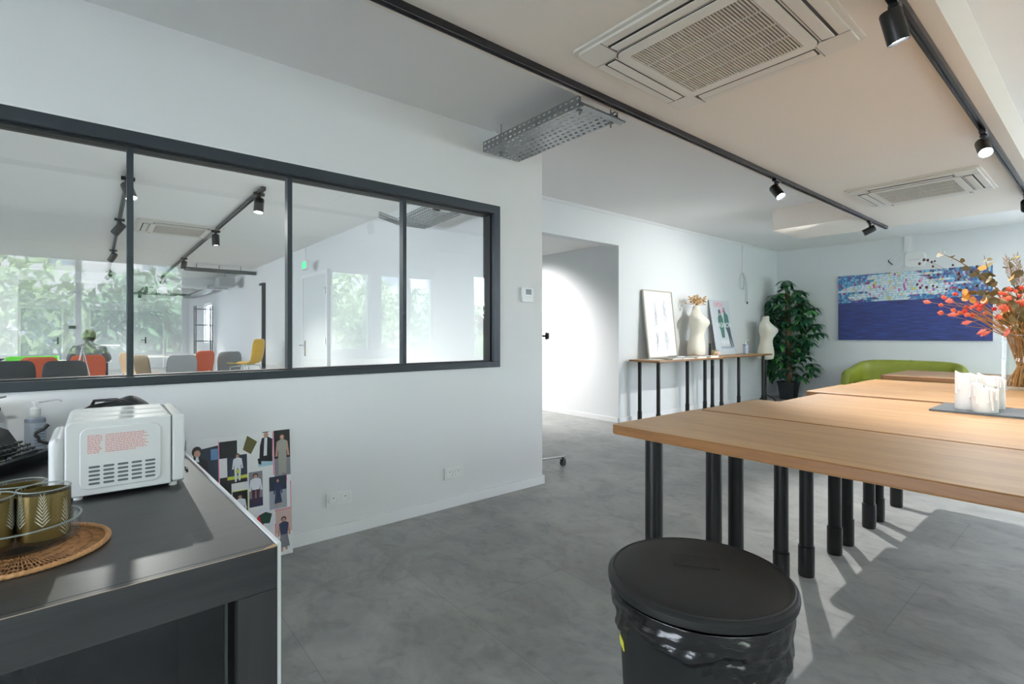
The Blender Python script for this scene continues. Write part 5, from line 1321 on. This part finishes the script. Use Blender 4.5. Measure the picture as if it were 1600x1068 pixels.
MB_ = MB(); MB_.box((-.45, -.25, 0), (.45, .25, .24)); tag(MB_.build('storage_bench', mat('teal_bench', '#3f8a78', .6), bevel=.01), 'teal storage bench carrying the yellow chair', 'bench', loc=(-9.72, 2.02, 0), rz=R(52))
shell_chair('bright yellow shell chair standing on the teal bench', (-9.72, 2.02, .241), R(230), 'yellow', GC, .88)
def office_table(label, x, y, w_, d_, rz, n):
    t = thing('office_table', label, 'table', (x, y, 0), rz, 'tables behind the glass')
    MB().box((-d_/2, -w_/2, .72), (d_/2, w_/2, .75)).build('tabletop', mat('laminate_white', '#dfe0dd', .4), t, bevel=.003)
    for sx in (-1, 1):
        for sy in (-1, 1): MB().tube((sx*(d_/2-.06), sy*(w_/2-.06), 0), (sx*(d_/2-.06), sy*(w_/2-.06), .72), .02).build('leg', M_black, t)
office_table('white table in front of the seated person behind glass', -11.35, -.55, 1.5, .8, 0, 0)
office_table('white table with papers near the centre behind glass', -13.1, 1.1, 1.4, .9, 0, 0)
t = thing('folding_tray', 'bright green open tray on the table behind glass', 'tray', (-11.2, -.78, .751))
Mgn = mat('bright_green', '#63c83a', .4)
mb = MB(); mb.box((-.2, -.3, 0), (.2, .3, .01)); mb.build('bottom', Mgn, t)
for (a, b) in (((-.2, -.3, .01), (-.19, .3, .09)), ((.19, -.3, .01), (.2, .3, .09)), ((-.19, -.3, .01), (.19, -.29, .09)), ((-.19, .29, .01), (.19, .3, .09))): MB().box(a, b).build('side', Mgn, t)
t = thing('desk_bowl', 'small dark bowl at the left end of the white table', 'bowl', (-11.3, -1.2, .751)); MB().lathe([(.001, 0), (.03, 0), (.03, .02), (.09, .06), (.086, .062), (.03, .03), (.001, .03)], n=20).build('bowl', M_black, t, smooth=50)
mb = MB(); rnd = random.Random(1)
for k in range(4):
    o = MB().box((-.11, -.15, 0), (.11, .15, .012)).build('paper_stack', mat('paper', '#e9ebee')); tag(o, ['paper stack nearest the table corner behind glass', 'paper stack in the middle of the far table', 'paper stack at the far edge of the table', 'paper stack on the right half of the far table'][k], 'paper', 'paper stacks on the far table', loc=(-13.1+[-.2, .1, -.1, .2][k], 1.1+[-.5, -.15, .2, .5][k], .7515), rz=rnd.uniform(-.4, .4))
t = thing('drawing_stand', 'white high drawing board on a thin leg behind the person', 'stand', (-12.6, .08, 0))
MB().box((-.25, -.28, .98), (.25, .28, .995)).build('board', M_trim, t); MB().tube((0, 0, 0), (0, 0, .98), .018).build('pole', M_frame, t); MB().box((-.2, -.2, 0), (.2, .2, .02)).build('base', M_frame, t)
t = thing('folding_easel', 'silver folding easel legs beside the seated person', 'easel', (-9.35, -.17, 0))
for k, (dx, dy) in enumerate(((-.05, -.16), (0, .22), (-.25, .05))):
    MB().tube((dx, dy, .005), (dx*.2, .02, 1.0), .010, n=8).build('leg', M_chrome, t)
# shelf rack by the bright far window
t = thing('open_shelf', 'narrow open metal shelf near the bright far window', 'shelf', (-16.6, 2.35, 0))
for sx in (-.15, .15):
    for sy in (-.2, .2): MB().tube((sx, sy, 0), (sx, sy, 2.0), .015, n=8).build('post', M_frame, t)
for z in (.5, 1.0, 1.45, 1.9): MB().box((-.17, -.22, z), (.17, .22, z+.02)).build('shelf_board', M_frame, t)

# seated person seen from behind (skin-modifier body)
def skin_mesh(name, verts, edges, radii, m, parent, sub=2):
    me = bpy.data.meshes.new(name); me.from_pydata(verts, edges, []); o = bpy.data.objects.new(name, me); COL.objects.link(o); o.parent = parent
    md = o.modifiers.new('skin', 'SKIN'); md.use_smooth_shade = True
    for i, r_ in enumerate(radii):
        sv = me.skin_vertices[0].data[i]; sv.radius = (r_, r_) if not isinstance(r_, tuple) else r_; sv.use_root = (i == 0)
    md = o.modifiers.new('subd', 'SUBSURF'); md.levels = sub; md.render_levels = sub
    me.materials.append(m); return o
t = thing('person', 'person in a grey top seated with back turned, leaning over the white table', 'person', (-10.14, -.08, 0), R(180))
# local: +x = facing direction (away from the glass)
V = [(-.05, 0, .52), (-.02, 0, .68), (.05, 0, .86), (.12, 0, .98), (.17, 0, 1.04), (.22, 0, 1.10), (.25, 0, 1.17),       # 0-6 spine, head
     (.10, .17, .97), (.22, .24, .80), (.42, .16, .77), (.50, .12, .775),      # 7-10 left arm
     (.10, -.17, .97), (.22, -.24, .80), (.42, -.16, .77), (.50, -.12, .775),  # 11-14 right arm
     (.0, .10, .50), (.38, .13, .50), (.40, .13, .10), (.50, .13, .04),           # legs
     (.0, -.10, .50), (.38, -.13, .50), (.40, -.13, .10), (.50, -.13, .04)]
Ed = [(0, 1), (1, 2), (2, 3), (3, 4), (4, 5), (5, 6), (3, 7), (7, 8), (8, 9), (9, 10), (3, 11), (11, 12), (12, 13), (13, 14), (0, 15), (15, 16), (16, 17), (17, 18), (0, 19), (19, 20), (20, 21), (21, 22)]
Rd = [.15, .14, .15, .12, .055, .05, .05, .065, .048, .036, .03, .065, .048, .036, .03, .09, .065, .045, .035, .09, .065, .045, .035]
skin_mesh('body', V, Ed, Rd, mat('grey_knit', '#6f7377', .9), t)
MB().ball((.26, 0, 1.155), (.095, .075, .115), 20, 14).build('head', mat('skin_tone', '#b98d78', .6), t, smooth=80)
mb = MB(); mb.ball((.245, 0, 1.175), (.102, .084, .108), 20, 14); mb.build('hair', mat('dark_brown_hair', '#2c2624', .7), t, smooth=80)
for s in (-1, 1):
    MB().ball((.27, s*.078, 1.15), (.018, .01, .03), 10, 8).build('ear', mat('skin_tone', '#b98d78', .6), t, smooth=80)
    hv = [(.50, s*.12, .772), (.545, s*.115, .768), (.575, s*.135, .765), (.60, s*.14, .762), (.58, s*.118, .765), (.61, s*.118, .762), (.578, s*.102, .765), (.605, s*.098, .762), (.57, s*.088, .765), (.59, s*.082, .762), (.53, s*.085, .765), (.55, s*.07, .762)]
    he = [(0, 1), (1, 2), (2, 3), (1, 4), (4, 5), (1, 6), (6, 7), (1, 8), (8, 9), (0, 10), (10, 11)]
    skin_mesh('hand', hv, he, [.026, .03]+[.009, .007]*4+[.011, .008], mat('skin_tone', '#b98d78', .6), t, 1)
